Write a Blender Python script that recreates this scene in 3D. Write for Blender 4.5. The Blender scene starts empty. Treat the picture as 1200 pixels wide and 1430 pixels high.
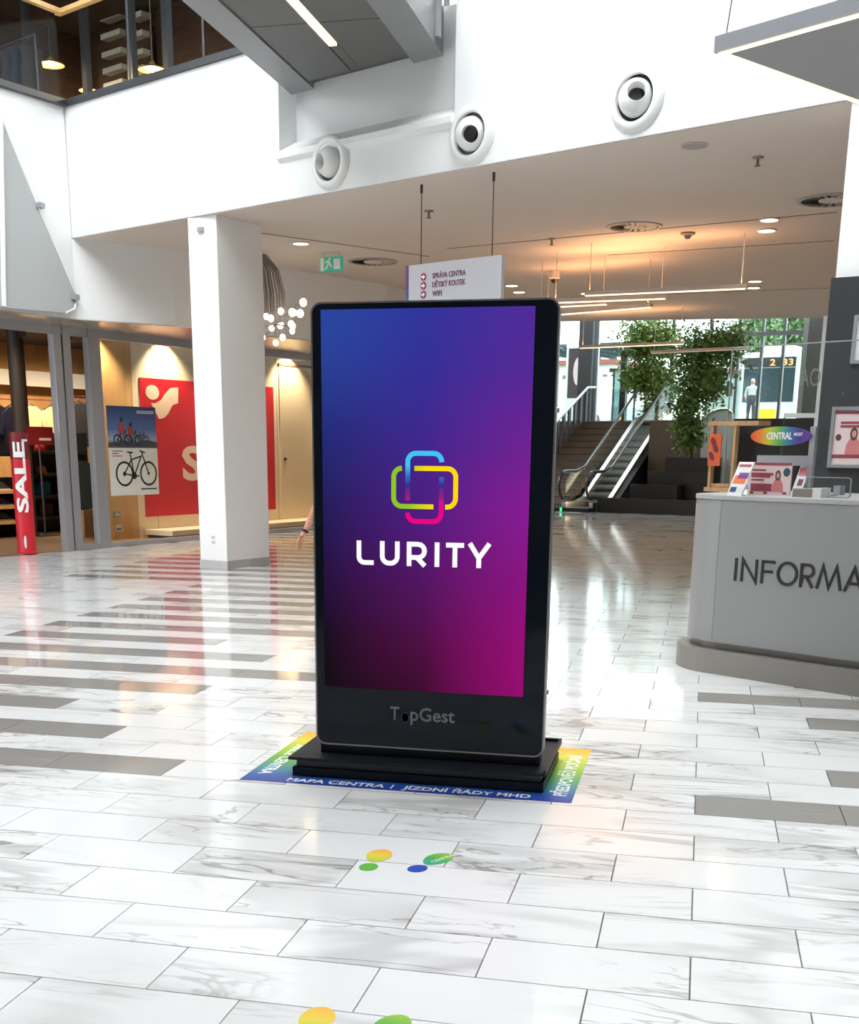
import bpy, bmesh, math, random
from math import sin, cos, pi, radians, sqrt, atan2
from mathutils import Matrix, Vector

random.seed(7)
SC = bpy.context.scene
COL = SC.collection

# ------------------------------------------------------------------ camera, sky, exposure
CAM_H = 1.4614
FPX, PPX, PPY = 1682.17, 576.21, 1086.40          # focal length and principal point in 1200x1430 pixels
PITCH, ROLL, YAW = 0.267297, -0.0078336, -0.2284323
fwd = Vector((sin(YAW) * cos(PITCH), cos(YAW) * cos(PITCH), -sin(PITCH)))
rgt = Vector((cos(YAW), -sin(YAW), 0))
dwn = fwd.cross(rgt)
R2 = rgt * cos(ROLL) + dwn * sin(ROLL)
D2 = -rgt * sin(ROLL) + dwn * cos(ROLL)
cd = bpy.data.cameras.new('camera')
cam = bpy.data.objects.new('camera', cd)
COL.objects.link(cam)
mw = Matrix((( R2.x, -D2.x, -fwd.x, 0), (R2.y, -D2.y, -fwd.y, 0), (R2.z, -D2.z, -fwd.z, CAM_H), (0, 0, 0, 1)))
cam.matrix_world = mw
cd.sensor_fit = 'HORIZONTAL'
cd.sensor_width = 36.0
cd.lens = FPX / 1200 * 36
cd.shift_x = (600 - PPX) / 1200
cd.shift_y = (PPY - 715) / 1200
cd.clip_start, cd.clip_end = 0.05, 400
SC.camera = cam

world = bpy.data.worlds.new('sky')
SC.world = world
world.use_nodes = True
bg = world.node_tree.nodes['Background']
bg.inputs['Color'].default_value = (0.93, 0.97, 1.0, 1)
bg.inputs['Strength'].default_value = 9.2

SC.view_settings.view_transform = 'Standard'
SC.view_settings.look = 'None'
SC.view_settings.exposure = 0.0
SC.view_settings.gamma = 1.0
SC.view_settings.use_curve_mapping = False
SC.cycles.max_bounces = 10
SC.cycles.diffuse_bounces = 5
SC.cycles.glossy_bounces = 4
SC.cycles.transparent_max_bounces = 16
SC.cycles.sample_clamp_indirect = 6.0
SC.cycles.caustics_reflective = False
SC.cycles.caustics_refractive = False

# ------------------------------------------------------------------ survey helpers (photo pixel -> point of the place)
def ray(px, py):
    a, b = (px - PPX) / FPX, (py - PPY) / FPX
    return R2 * a + D2 * b + fwd
CV = Vector((0, 0, CAM_H))
def onz(px, py, z=0.0):
    d = ray(px, py); return CV + d * ((z - CAM_H) / d.z)
def ony(px, py, y):
    d = ray(px, py); return CV + d * (y / d.y)
def onv(px, py, P, n):
    d = ray(px, py); n = Vector((n[0], n[1], 0)); return CV + d * ((n.dot(Vector((P[0], P[1], 0)) - CV)) / n.dot(d))

# ------------------------------------------------------------------ materials
def lin(c):
    c = c / 255.0
    return c / 12.92 if c <= 0.04045 else ((c + 0.055) / 1.055) ** 2.4
def rgb(r, g, b): return (lin(r), lin(g), lin(b), 1.0)
MATS = {}
def mat(name, col, rough=0.5, metal=0.0, spec=0.5, emit=None, estr=1.0, noise=0.0, nscale=8.0, coat=0.0):
    if name in MATS: return MATS[name]
    m = bpy.data.materials.new(name); m.use_nodes = True
    nt = m.node_tree; b = nt.nodes['Principled BSDF']
    b.inputs['Base Color'].default_value = col
    b.inputs['Roughness'].default_value = rough
    b.inputs['Metallic'].default_value = metal
    b.inputs['Specular IOR Level'].default_value = spec
    b.inputs['Coat Weight'].default_value = coat
    if emit is not None:
        b.inputs['Emission Color'].default_value = emit
        b.inputs['Emission Strength'].default_value = estr
    if noise > 0:
        tc = nt.nodes.new('ShaderNodeTexCoord'); nz = nt.nodes.new('ShaderNodeTexNoise')
        nz.inputs['Scale'].default_value = nscale; nz.inputs['Detail'].default_value = 5
        nt.links.new(tc.outputs['Object'], nz.inputs['Vector'])
        mx = nt.nodes.new('ShaderNodeMix'); mx.data_type = 'RGBA'
        mx.inputs['A'].default_value = tuple(c * (1 - noise) for c in col[:3]) + (1,)
        mx.inputs['B'].default_value = tuple(min(1, c * (1 + noise)) for c in col[:3]) + (1,)
        nt.links.new(nz.outputs['Fac'], mx.inputs['Factor'])
        nt.links.new(mx.outputs['Result'], b.inputs['Base Color'])
    MATS[name] = m
    return m
def glass(name, tint=(1, 1, 1, 1), gloss=1.0, rough=0.0):
    if name in MATS: return MATS[name]
    m = bpy.data.materials.new(name); m.use_nodes = True
    nt = m.node_tree; nt.nodes.clear()
    out = nt.nodes.new('ShaderNodeOutputMaterial'); mx = nt.nodes.new('ShaderNodeMixShader')
    tr = nt.nodes.new('ShaderNodeBsdfTransparent'); gl = nt.nodes.new('ShaderNodeBsdfGlossy')
    fr = nt.nodes.new('ShaderNodeFresnel'); mu = nt.nodes.new('ShaderNodeMath'); mu.operation = 'MULTIPLY'
    ge = nt.nodes.new('ShaderNodeNewGeometry'); io = nt.nodes.new('ShaderNodeMapRange')
    io.inputs['To Min'].default_value = 1.45; io.inputs['To Max'].default_value = 1/1.45   # same reflectance on both faces of the pane
    nt.links.new(ge.outputs['Backfacing'], io.inputs['Value']); nt.links.new(io.outputs[0], fr.inputs['IOR']); mu.inputs[1].default_value = gloss
    tr.inputs['Color'].default_value = tint; gl.inputs['Roughness'].default_value = rough
    nt.links.new(fr.outputs[0], mu.inputs[0]); nt.links.new(mu.outputs[0], mx.inputs[0])
    nt.links.new(tr.outputs[0], mx.inputs[1]); nt.links.new(gl.outputs[0], mx.inputs[2])
    nt.links.new(mx.outputs[0], out.inputs[0])
    MATS[name] = m
    return m
def wood(name, c1, c2, scale=(1, 1, 12), rough=0.45):
    if name in MATS: return MATS[name]
    m = bpy.data.materials.new(name); m.use_nodes = True
    nt = m.node_tree; b = nt.nodes['Principled BSDF']; b.inputs['Roughness'].default_value = rough
    tc = nt.nodes.new('ShaderNodeTexCoord'); mp = nt.nodes.new('ShaderNodeMapping'); mp.inputs['Scale'].default_value = scale
    nz = nt.nodes.new('ShaderNodeTexNoise'); nz.inputs['Scale'].default_value = 3; nz.inputs['Detail'].default_value = 6; nz.inputs['Distortion'].default_value = 1.2
    rp = nt.nodes.new('ShaderNodeValToRGB'); rp.color_ramp.elements[0].color = c1; rp.color_ramp.elements[1].color = c2
    rp.color_ramp.elements[0].position = .3; rp.color_ramp.elements[1].position = .7
    nt.links.new(tc.outputs['Object'], mp.inputs['Vector']); nt.links.new(mp.outputs[0], nz.inputs['Vector'])
    nt.links.new(nz.outputs['Fac'], rp.inputs[0]); nt.links.new(rp.outputs[0], b.inputs['Base Color'])
    MATS[name] = m
    return m
def ramp_mat(name, stops, axis='Y', rough=0.4, emit=0.0, lo=0.0, hi=1.0, spec=0.5):
    """colour printed along one axis of the object's own coordinates, from lo to hi metres"""
    m = bpy.data.materials.new(name); m.use_nodes = True
    nt = m.node_tree; b = nt.nodes['Principled BSDF']; b.inputs['Roughness'].default_value = rough
    b.inputs['Specular IOR Level'].default_value = spec
    tc = nt.nodes.new('ShaderNodeTexCoord'); sp = nt.nodes.new('ShaderNodeSeparateXYZ'); mr = nt.nodes.new('ShaderNodeMapRange')
    mr.inputs['From Min'].default_value = lo; mr.inputs['From Max'].default_value = hi
    rp = nt.nodes.new('ShaderNodeValToRGB'); cr = rp.color_ramp
    while len(cr.elements) < len(stops): cr.elements.new(0.5)
    for e, (p, c) in zip(cr.elements, stops): e.position = p; e.color = c
    nt.links.new(tc.outputs['Object'], sp.inputs[0]); nt.links.new(sp.outputs[axis], mr.inputs['Value'])
    nt.links.new(mr.outputs[0], rp.inputs[0])
    if emit > 0:
        b.inputs['Base Color'].default_value = (0, 0, 0, 1)
        nt.links.new(rp.outputs[0], b.inputs['Emission Color']); b.inputs['Emission Strength'].default_value = emit
    else:
        nt.links.new(rp.outputs[0], b.inputs['Base Color'])
    return m

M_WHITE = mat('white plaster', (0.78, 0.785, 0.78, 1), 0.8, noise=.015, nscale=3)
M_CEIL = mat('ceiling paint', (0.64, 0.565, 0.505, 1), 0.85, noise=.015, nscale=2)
M_COLPAINT = mat('column paint', (0.82, 0.81, 0.79, 1), 0.6, noise=.02, nscale=6)
M_ALU = mat('brushed aluminium', (0.40, 0.41, 0.44, 1), 0.4, 0.6)
M_STEEL = mat('polished steel', (0.72, 0.73, 0.75, 1), 0.2, 1.0)
M_DARK = mat('dark grey metal', (0.045, 0.048, 0.055, 1), 0.4, 0.3)
M_BLACK = mat('black plastic', (0.012, 0.013, 0.016, 1), 0.35)
M_WPLAST = mat('white plastic', (0.78, 0.78, 0.76, 1), 0.35)
M_PRINTW = mat('white print', (0.85, 0.85, 0.83, 1), 0.5)
M_PRINTK = mat('black print', (0.015, 0.015, 0.018, 1), 0.4)
M_WARM = mat('warm lamp diffuser', (1, .9, .7, 1), 0.5, emit=(1.0, 0.80, 0.47, 1), estr=1.7)
M_SPOT = mat('spot lamp lens', (1, .95, .85, 1), 0.5, emit=(1.0, 0.90, 0.70, 1), estr=3.0)
M_GLASS = glass('clear glass', (0.97, 0.99, 0.98, 1), 0.5)
M_GALGL = glass('gallery glass', (0.96, 0.98, 0.97, 1), 0.04)
M_FGLASS = glass('facade glass', (0.60, 0.66, 0.65, 1), 0.5)
M_SHOPGL = glass('shop glass', (0.93, 0.95, 0.95, 1), 0.5)

# ------------------------------------------------------------------ mesh helpers
class MB:
    def __init__(self, M=None): self.v = []; self.f = []; self.M = M; self.mi = []; self.cur = 0
    def add(self, vs, fs):
        n = len(self.v)
        for p in vs:
            p = Vector(p)
            self.v.append(tuple(self.M @ p) if self.M else tuple(p))
        for f in fs: self.f.append([i + n for i in f]); self.mi.append(self.cur)
        return self
    def box(self, x0, y0, z0, x1, y1, z1):
        x0, x1 = min(x0, x1), max(x0, x1); y0, y1 = min(y0, y1), max(y0, y1); z0, z1 = min(z0, z1), max(z0, z1)
        return self.add([(x0,y0,z0),(x1,y0,z0),(x1,y1,z0),(x0,y1,z0),(x0,y0,z1),(x1,y0,z1),(x1,y1,z1),(x0,y1,z1)],
                        [(0,3,2,1),(4,5,6,7),(0,1,5,4),(1,2,6,5),(2,3,7,6),(3,0,4,7)])
    def prism(self, poly, z0, z1):
        n = len(poly); a = sum(poly[i][0]*poly[(i+1)%n][1]-poly[(i+1)%n][0]*poly[i][1] for i in range(n))
        if a < 0: poly = poly[::-1]
        return self.add([(p[0],p[1],z0) for p in poly]+[(p[0],p[1],z1) for p in poly],
                        [list(range(n))[::-1], list(range(n,2*n))]+[(i,(i+1)%n,n+(i+1)%n,n+i) for i in range(n)])
    def slab(self, poly, y0, y1):
        """outline in the x-z plane, thick along y"""
        n = len(poly); a = sum(poly[i][0]*poly[(i+1)%n][1]-poly[(i+1)%n][0]*poly[i][1] for i in range(n))
        if a < 0: poly = poly[::-1]
        return self.add([(p[0],y0,p[1]) for p in poly]+[(p[0],y1,p[1]) for p in poly],
                        [list(range(n)), list(range(n,2*n))[::-1]]+[((i+1)%n,i,n+i,n+(i+1)%n) for i in range(n)])
    def ring(self, outer, inner, y0, y1):
        """frame between two outlines (same count) in the x-z plane"""
        n = len(outer)
        vs = [(p[0],y0,p[1]) for p in outer]+[(p[0],y0,p[1]) for p in inner]+[(p[0],y1,p[1]) for p in outer]+[(p[0],y1,p[1]) for p in inner]
        fs = []
        for i in range(n):
            j = (i+1)%n
            fs += [(i,j,n+j,n+i),(2*n+j,2*n+i,3*n+i,3*n+j),(j,i,2*n+i,2*n+j),(n+i,n+j,3*n+j,3*n+i)]
        return self.add(vs, fs)
    def tube(self, p, r, n=8, cap=True):
        p = [Vector(q) for q in p]; k = len(p); rs = r if isinstance(r, (list, tuple)) else [r]*k
        vs = []; prev = None
        for i in range(k):
            t = (p[min(i+1,k-1)]-p[max(i-1,0)]).normalized()
            if prev is None:
                a = Vector((0,0,1)) if abs(t.z) < .9 else Vector((1,0,0)); u = t.cross(a).normalized()
            else:
                u = (prev - t*prev.dot(t)); u = u.normalized() if u.length > 1e-6 else t.orthogonal().normalized()
            prev = u; w = t.cross(u)
            for j in range(n):
                an = 2*pi*j/n; vs.append(p[i]+(u*cos(an)+w*sin(an))*rs[i])
        fs = [(i*n+j, i*n+(j+1)%n, (i+1)*n+(j+1)%n, (i+1)*n+j) for i in range(k-1) for j in range(n)]
        if cap: fs += [list(range(n))[::-1], list(range((k-1)*n, k*n))]
        return self.add(vs, fs)
    def lathe(self, prof, n=24, M=None):
        """profile (r, z) about z, optionally through matrix M"""
        vs = []
        for r, z in prof:
            for j in range(n):
                a = 2*pi*j/n; q = Vector((r*cos(a), r*sin(a), z)); vs.append(M @ q if M else q)
        k = len(prof)
        fs = [(i*n+j, i*n+(j+1)%n, (i+1)*n+(j+1)%n, (i+1)*n+j) for i in range(k-1) for j in range(n)]
        if prof[0][0] > 1e-6: fs.append(list(range(n))[::-1])
        if prof[-1][0] > 1e-6: fs.append(list(range((k-1)*n, k*n)))
        return self.add(vs, fs)
    def ball(self, c, r, n=12, m=8, s=(1,1,1)):
        return self.lathe([(max(1e-4, r*sin(pi*i/m)), -r*cos(pi*i/m)) for i in range(m+1)], n,
                          Matrix.Translation(c) @ Matrix.Diagonal((s[0], s[1], s[2], 1)))
    def build(self, name, m=None, parent=None, smooth=False, loc=None, recalc=False, bevel=0.0):
        me = bpy.data.meshes.new(name); me.from_pydata(self.v, [], self.f)
        if recalc or bevel > 0:
            bm = bmesh.new(); bm.from_mesh(me)
            bmesh.ops.remove_doubles(bm, verts=bm.verts, dist=1e-5)
            bmesh.ops.recalc_face_normals(bm, faces=bm.faces)
            if bevel > 0: bmesh.ops.bevel(bm, geom=[e for e in bm.edges if len(e.link_faces) == 2 and e.calc_face_angle() > .6], offset=bevel, segments=2, profile=.7, affect='EDGES')
            bm.to_mesh(me); bm.free()
        me.update()
        ms = m if isinstance(m, (list, tuple)) else [m]
        for q in ms:
            if q: me.materials.append(q)
        if len(ms) > 1 and len(me.polygons) == len(self.mi): me.polygons.foreach_set('material_index', self.mi)
        if smooth:
            me.polygons.foreach_set('use_smooth', [True]*len(me.polygons))
            try: me.set_sharp_from_angle(angle=radians(38))
            except Exception: pass
        o = bpy.data.objects.new(name, me); COL.objects.link(o)
        if loc is not None: o.location = loc
        if parent is not None: o.parent = parent
        return o
def tag(o, label=None, cat=None, group=None, kind=None):
    if label: o['label'] = label
    if cat: o['category'] = cat
    if group: o['group'] = group
    if kind: o['kind'] = kind
    return o
def thing(name, label, cat, loc=(0,0,0), rotz=0.0, group=None):
    o = bpy.data.objects.new(name, None); o.empty_display_size = .1; COL.objects.link(o)
    o.location = loc; o.rotation_euler = (0, 0, rotz)
    return tag(o, label, cat, group)
def struct(o, label=None): return tag(o, label, kind='structure')
def dup(root, label=None, group=None, loc=None, rotz=None):
    r = root.copy(); COL.objects.link(r)
    if label: r['label'] = label
    if group: r['group'] = group
    if loc is not None: r.location = loc
    if rotz is not None: r.rotation_euler = (0, 0, rotz)
    for ch in list(root.children):
        c = ch.copy(); COL.objects.link(c); c.parent = r
        for g in list(ch.children):
            d = g.copy(); COL.objects.link(d); d.parent = c
    return r
def text(body, size, m, name, parent=None, M=None, depth=0.002, bold=0.0, align='LEFT', xs=1.0, width=None, shear=0.0, space=1.0):
    c = bpy.data.curves.new('lettering', 'FONT'); c.body = body; c.size = size; c.offset = bold; c.extrude = depth
    c.align_x = align; c.shear = shear; c.space_character = space; c.resolution_u = 3
    o = bpy.data.objects.new('lettering', c); COL.objects.link(o)
    dg = bpy.context.evaluated_depsgraph_get()
    me = bpy.data.meshes.new_from_object(o.evaluated_get(dg)); bpy.data.objects.remove(o); bpy.data.curves.remove(c)
    if width:
        xv = [v.co.x for v in me.vertices]; xs = width / (max(xv) - min(xv))
        x0 = min(xv)
        for v in me.vertices: v.co.x -= x0
    S = Matrix.Diagonal((xs, 1, 1, 1))
    me.transform((M @ S) if M else S)
    me.materials.clear(); me.materials.append(m)
    ob = bpy.data.objects.new(name, me); COL.objects.link(ob)
    if parent is not None: ob.parent = parent
    return ob
def frame(ox, oy, ang, oz=0.0): return Matrix.Translation((ox, oy, oz)) @ Matrix.Rotation(ang, 4, 'Z')
# lettering that stands upright facing local -y
UP = Matrix.Rotation(pi/2, 4, 'X')
def upright(x, y, z): return Matrix.Translation((x, y, z)) @ UP
def rrect(x0, z0, x1, z1, r, n=6):
    pts = []
    for cx, cz, a0 in ((x1-r, z0+r, -pi/2), (x1-r, z1-r, 0), (x0+r, z1-r, pi/2), (x0+r, z0+r, pi)):
        for i in range(n+1):
            a = a0 + pi/2*i/n; pts.append((cx+r*cos(a), cz+r*sin(a)))
    return pts
def area(name, loc, size, energy, col, rot=(0,0,0), sizey=None, parent=None):
    l = bpy.data.lights.new(name, 'AREA'); l.energy = energy; l.color = col; l.size = size
    if sizey: l.shape = 'RECTANGLE'; l.size_y = sizey
    o = bpy.data.objects.new(name, l); COL.objects.link(o); o.location = loc; o.rotation_euler = rot
    if parent is not None: o.parent = parent
    return o
def spot(name, loc, target, energy, col, ang=70, r=.04, parent=None):
    l = bpy.data.lights.new(name, 'SPOT'); l.energy = energy; l.color = col; l.spot_size = radians(ang); l.spot_blend = .6; l.shadow_soft_size = r
    o = bpy.data.objects.new(name, l); COL.objects.link(o); o.location = loc
    d = Vector(target) - Vector(loc); o.rotation_euler = d.to_track_quat('-Z', 'Y').to_euler()
    return o

# ------------------------------------------------------------------ frames of the place
ZC = 4.03                                                   # soffit height
FA = radians(-27.58); F0 = (-4.993, 13.711)                 # atrium edge (fascia) line
FF = frame(F0[0], F0[1], FA); FN = (.463, .886)
def fasc(px, py, off=0.0):                                  # -> (s, z) in the fascia frame, off metres behind it
    P = onv(px, py, (F0[0]+FN[0]*off, F0[1]+FN[1]*off), FN); q = FF.inverted() @ P; return q.x, q.z
SA = radians(71.63); S0 = (-9.172, 14.761)                  # shop front line
SF = frame(S0[0], S0[1], SA); SN = (-.949, .315)
def shop(px, py, v=0.0):
    P = onv(px, py, (S0[0]+SN[0]*v, S0[1]+SN[1]*v), SN); q = SF.inverted() @ P; return q.x, q.z
BULK = [(-8.127, 15.335), (-7.2, 16.38), (-6.34, 18.3), (-5.26, 20.47), (-4.3, 24.5), (-4.2, 29.6)]
WL = (-8.127 - .315*9, 15.335 - .949*9)                     # left atrium wall runs on from the corner towards the camera side

# ================================================================== FLOOR
def tile_material(name, base, vein, amount, rough):
    m = bpy.data.materials.new(name); m.use_nodes = True
    nt = m.node_tree; N = nt.nodes; L = nt.links; b = N['Principled BSDF']
    b.inputs['Roughness'].default_value = rough
    b.inputs['Specular IOR Level'].default_value = 0.5
    geo = N.new('ShaderNodeNewGeometry'); oi = N.new('ShaderNodeObjectInfo')
    ad = N.new('ShaderNodeMath'); ad.operation = 'ADD'
    L.new(geo.outputs['Random Per Island'], ad.inputs[0]); L.new(oi.outputs['Random'], ad.inputs[1])
    mu = N.new('ShaderNodeMath'); mu.operation = 'MULTIPLY'; mu.inputs[1].default_value = 57.0
    L.new(ad.outputs[0], mu.inputs[0])
    cmb = N.new('ShaderNodeCombineXYZ'); L.new(mu.outputs[0], cmb.inputs['Z']); L.new(mu.outputs[0], cmb.inputs['X'])
    va = N.new('ShaderNodeVectorMath'); va.operation = 'ADD'
    L.new(geo.outputs['Position'], va.inputs[0]); L.new(cmb.outputs[0], va.inputs[1])
    mp = N.new('ShaderNodeMapping'); mp.inputs['Rotation'].default_value = (0, 0, radians(24)); mp.inputs['Scale'].default_value = (1.0, 4.2, 1.0)
    L.new(va.outputs[0], mp.inputs['Vector'])
    def ridge(scale, detail, dist, width):
        nz = N.new('ShaderNodeTexNoise'); nz.inputs['Scale'].default_value = scale; nz.inputs['Detail'].default_value = detail
        nz.inputs['Distortion'].default_value = dist; nz.inputs['Roughness'].default_value = .55
        L.new(mp.outputs[0], nz.inputs['Vector'])
        s = N.new('ShaderNodeMath'); s.operation = 'SUBTRACT'; s.inputs[1].default_value = .5; L.new(nz.outputs['Fac'], s.inputs[0])
        a = N.new('ShaderNodeMath'); a.operation = 'ABSOLUTE'; L.new(s.outputs[0], a.inputs[0])
        r = N.new('ShaderNodeMapRange'); r.inputs['From Min'].default_value = 0; r.inputs['From Max'].default_value = width
        r.inputs['To Min'].default_value = 1; r.inputs['To Max'].default_value = 0; r.interpolation_type = 'SMOOTHSTEP'
        L.new(a.outputs[0], r.inputs['Value']); return r.outputs[0]
    r1 = ridge(1.05, 4, .9, .022); r2 = ridge(.7, 3, .6, .09); 
    msk = N.new('ShaderNodeTexNoise'); msk.inputs['Scale'].default_value = .9; msk.inputs['Detail'].default_value = 2
    L.new(va.outputs[0], msk.inputs['Vector'])
    mk = N.new('ShaderNodeMapRange'); mk.inputs['From Min'].default_value = .42; mk.inputs['From Max'].default_value = .62
    L.new(msk.outputs['Fac'], mk.inputs['Value'])
    x1 = N.new('ShaderNodeMath'); x1.operation = 'MULTIPLY'; L.new(r1, x1.inputs[0]); x1.inputs[1].default_value = .75
    x2 = N.new('ShaderNodeMath'); x2.operation = 'MULTIPLY_ADD'; L.new(r2, x2.inputs[0]); x2.inputs[1].default_value = .5; L.new(x1.outputs[0], x2.inputs[2])
    x3 = N.new('ShaderNodeMath'); x3.operation = 'MULTIPLY'; L.new(x2.outputs[0], x3.inputs[0]); L.new(mk.outputs[0], x3.inputs[1])
    x4 = N.new('ShaderNodeMath'); x4.operation = 'MULTIPLY'; x4.use_clamp = True; L.new(x3.outputs[0], x4.inputs[0]); x4.inputs[1].default_value = amount
    mx = N.new('ShaderNodeMix'); mx.data_type = 'RGBA'; mx.inputs['A'].default_value = base; mx.inputs['B'].default_value = vein
    L.new(x4.outputs[0], mx.inputs['Factor']); L.new(mx.outputs['Result'], b.inputs['Base Color'])
    return m
M_TILE = tile_material('white marble tile', (0.79, 0.79, 0.775, 1), (0.33, 0.315, 0.29, 1), .95, 0.09)
M_TILEG = tile_material('grey stone tile', (0.30, 0.282, 0.262, 1), (0.40, 0.38, 0.355, 1), .5, 0.06)
M_GROUT = mat('dark grout', (0.13, 0.125, 0.12, 1), 0.9)

OFX, OFY = -0.0596, -4.9376
floor = MB().box(-30, -12, -.25, 12, 45, -.0085).build('floor', M_GROUT)
struct(floor, 'polished marble tile floor of the mall')
TW, TD, GAP = .6, .3, .0028
def tile_mesh(name, m):
    me = MB()
    w, d, h = TW/2-GAP/2, TD/2-GAP/2, -.0085
    e = .0012
    me.add([(-w,-d,h),(w,-d,h),(w,d,h),(-w,d,h),(-w+e,-d+e,0),(w-e,-d+e,0),(w-e,d-e,0),(-w+e,d-e,0)],
           [(4,5,6,7),(0,1,5,4),(1,2,6,5),(2,3,7,6),(3,0,4,7)])
    me2 = bpy.data.meshes.new(name); me2.from_pydata(me.v, [], me.f); me2.materials.append(m); return me2
tiles = []
for k in range(-104, 15):
    y = -(k + .5)*TD - OFY
    odd = (k % 2 == 1)
    ph = (0, 1, 2, 1)[((-1-k)//2) % 4]
    for c in range(-26, 12):
        c0 = c if odd else c + .5 + .0334
        x = (c0 + .5)*TW - OFX
        q = SF.inverted() @ Vector((x, y, 0))
        if q.y > .12: continue                              # the shop has its own floor
        if y > 30.2 and x > -9: continue
        grey = False
        if odd and k <= -1:
            left_end = -9 if k >= -25 else -12
            if left_end <= c and c + 1 <= -4 - ph: grey = True
            if c >= ph and k >= -41: grey = True
        P = RV = Vector((x, y, 0)) - CV
        dep = P.dot(fwd)
        vis = 0
        if dep > .5:
            u = PPX + FPX*P.dot(R2)/dep; w = PPY + FPX*P.dot(D2)/dep
            if -60 < u < 1260 and 600 < w < 1475: vis = 1/dep**3
            if 440 < u < 750 and 430 < w < 1050: vis *= .01
        tiles.append((vis, x, y, grey))
tiles.sort(key=lambda t: -t[0])
mesh_w, mesh_g = tile_mesh('tile', M_TILE), tile_mesh('tile', M_TILEG)
for vis, x, y, g in tiles[:296]:
    o = bpy.data.objects.new('tile', mesh_g if g else mesh_w); COL.objects.link(o); o.location = (x, y, 0); o.parent = floor
for nm, g in (('far_white_tiles', False), ('far_grey_tiles', True)):
    mb = MB(); src = mesh_g if g else mesh_w
    vs = [v.co.copy() for v in src.vertices]; fs = [tuple(p.vertices) for p in src.polygons]
    for vis, x, y, gg in tiles[296:]:
        if gg == g: mb.add([(v.x+x, v.y+y, v.z) for v in vs], fs)
    tag(mb.build(nm, M_TILEG if g else M_TILE, floor), kind='stuff')

# ================================================================== ATRIUM EDGE, SOFFIT, WALLS
mb = MB(FF)
ZS = 5.55
mb.box(-3.62, 0, ZC+.006, .364, .35, ZS)
mb.box(.364, 0, ZC+.006, 2.78, .35, 4.50)
mb.slab([(.364, 4.50), (2.78, 4.50), (2.78, ZS), (.364, ZS)], .26, .35)
mb.box(2.78, 0, ZC+.006, 13, .35, 10)
# sloping sill of the bridge niche
mb.add([(.364,-.05,4.50),(2.78,-.05,4.50),(2.78,.26,4.66),(.364,.26,4.66),(.364,-.05,4.44),(2.78,-.05,4.44),(2.78,.0,4.40),(.364,.0,4.40)],
       [(0,1,2,3),(4,5,1,0),(7,6,5,4),(0,3,7,4),(1,5,6,2)])
struct(mb.build('wall_far', M_WHITE, bevel=.006), 'white plaster atrium wall above the soffit')

cl = [(-8.127, 15.335)]
def fp(s, y=0.0): p = FF @ Vector((s, y, 0)); return (p.x, p.y)
cl = [fp(-3.53, .03), fp(13, .03), (12, 26.5), (-4.25, 26.5)] + BULK[4:0:-1]
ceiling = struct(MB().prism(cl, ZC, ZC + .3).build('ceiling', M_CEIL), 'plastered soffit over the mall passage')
# shadow gaps in the soffit
def gap_strip(a, b, name):
    a = onz(*a, ZC); b = onz(*b, ZC); d = (b-a).normalized(); n = Vector((-d.y, d.x, 0))*.012
    return struct(MB().prism([tuple((a+n)[:2]), tuple((b+n)[:2]), tuple((b-n)[:2]), tuple((a-n)[:2])], ZC-.004, ZC-.0005).build(name, mat('shadow gap', (.12,.1,.09,1), .9)))
gap_strip((362, 325), (600, 358), 'trim_1')
gap_strip((625, 347), (1170, 296), 'trim_2')
gap_strip((850, 356), (1165, 336), 'trim_3')
gap_strip((795, 415), (1158, 402), 'trim_4')

# bulkhead over the shop windows, and the left atrium wall
wl = MB()
p0 = BULK[0]
def wallseg(mb, a, b, z0, z1, t=.12):
    d = Vector((b[0]-a[0], b[1]-a[1])); n = Vector((-d.y, d.x)).normalized()*t
    mb.prism([a, b, (b[0]+n.x, b[1]+n.y), (a[0]+n.x, a[1]+n.y)], z0, z1)
wallseg(wl, WL, p0, 3.05, ZS)
for a, b in zip(BULK[:5], BULK[1:6]): wallseg(wl, a, b, 3.05, ZC)
struct(wl.build('wall_left', M_WHITE), 'white bulkhead wall above the shop windows')
# metal lined underside between bulkhead and shop glass
def sp(u, v): p = SF @ Vector((u, v, 0)); return (p.x, p.y)
us = MB().prism([WL, p0] + BULK[1:5] + [sp(12, .1), sp(-9, .1)], 3.045, 3.06)
struct(us.build('trim_5', mat('lintel metal', (.62,.57,.51,1), .25, .6)), 'metal lined underside of the shop bulkhead')
# passage wall far left, beyond the shop
struct(MB().box(-4.3, 24.5, 0, -4.15, 29.6, 3.1).build('wall_passage', M_WHITE))

pe = MB(); wallseg(pe, (-5.45, 26.1), (-4.3, 24.5), 0, 3.1); wallseg(pe, (-4.15, 29.6), (-7.2, 30.4), 0, 7.0); struct(pe.build('wall_passage_end', M_WHITE))
# unseen atrium walls behind and right of the viewer, added to darken kiosk reflections
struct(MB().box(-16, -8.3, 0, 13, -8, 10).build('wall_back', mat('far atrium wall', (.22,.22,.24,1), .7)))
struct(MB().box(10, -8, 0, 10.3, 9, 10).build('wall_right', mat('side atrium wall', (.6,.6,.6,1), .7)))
struct(MB().box(-11.3, -8.3, 0, -11.0, 6.8, 10).build('wall_side', mat('grey atrium wall', (.30,.29,.29,1), .7)))  # unseen, added to stop sky light from the open side reaching desk and kiosk
struct(MB().box(6.3, 8.2, 0, 6.5, 33, 7.2).build('wall_passage_right', mat('passage wall', (.45,.42,.39,1), .7)))  # added to keep sky light from entering sideways under the soffit
struct(MB(FF).box(-14, -9, 5.5, -13.8, 9, 10).build('wall_gallery_end', mat('grey atrium wall', (.30,.29,.29,1), .7)))
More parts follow.
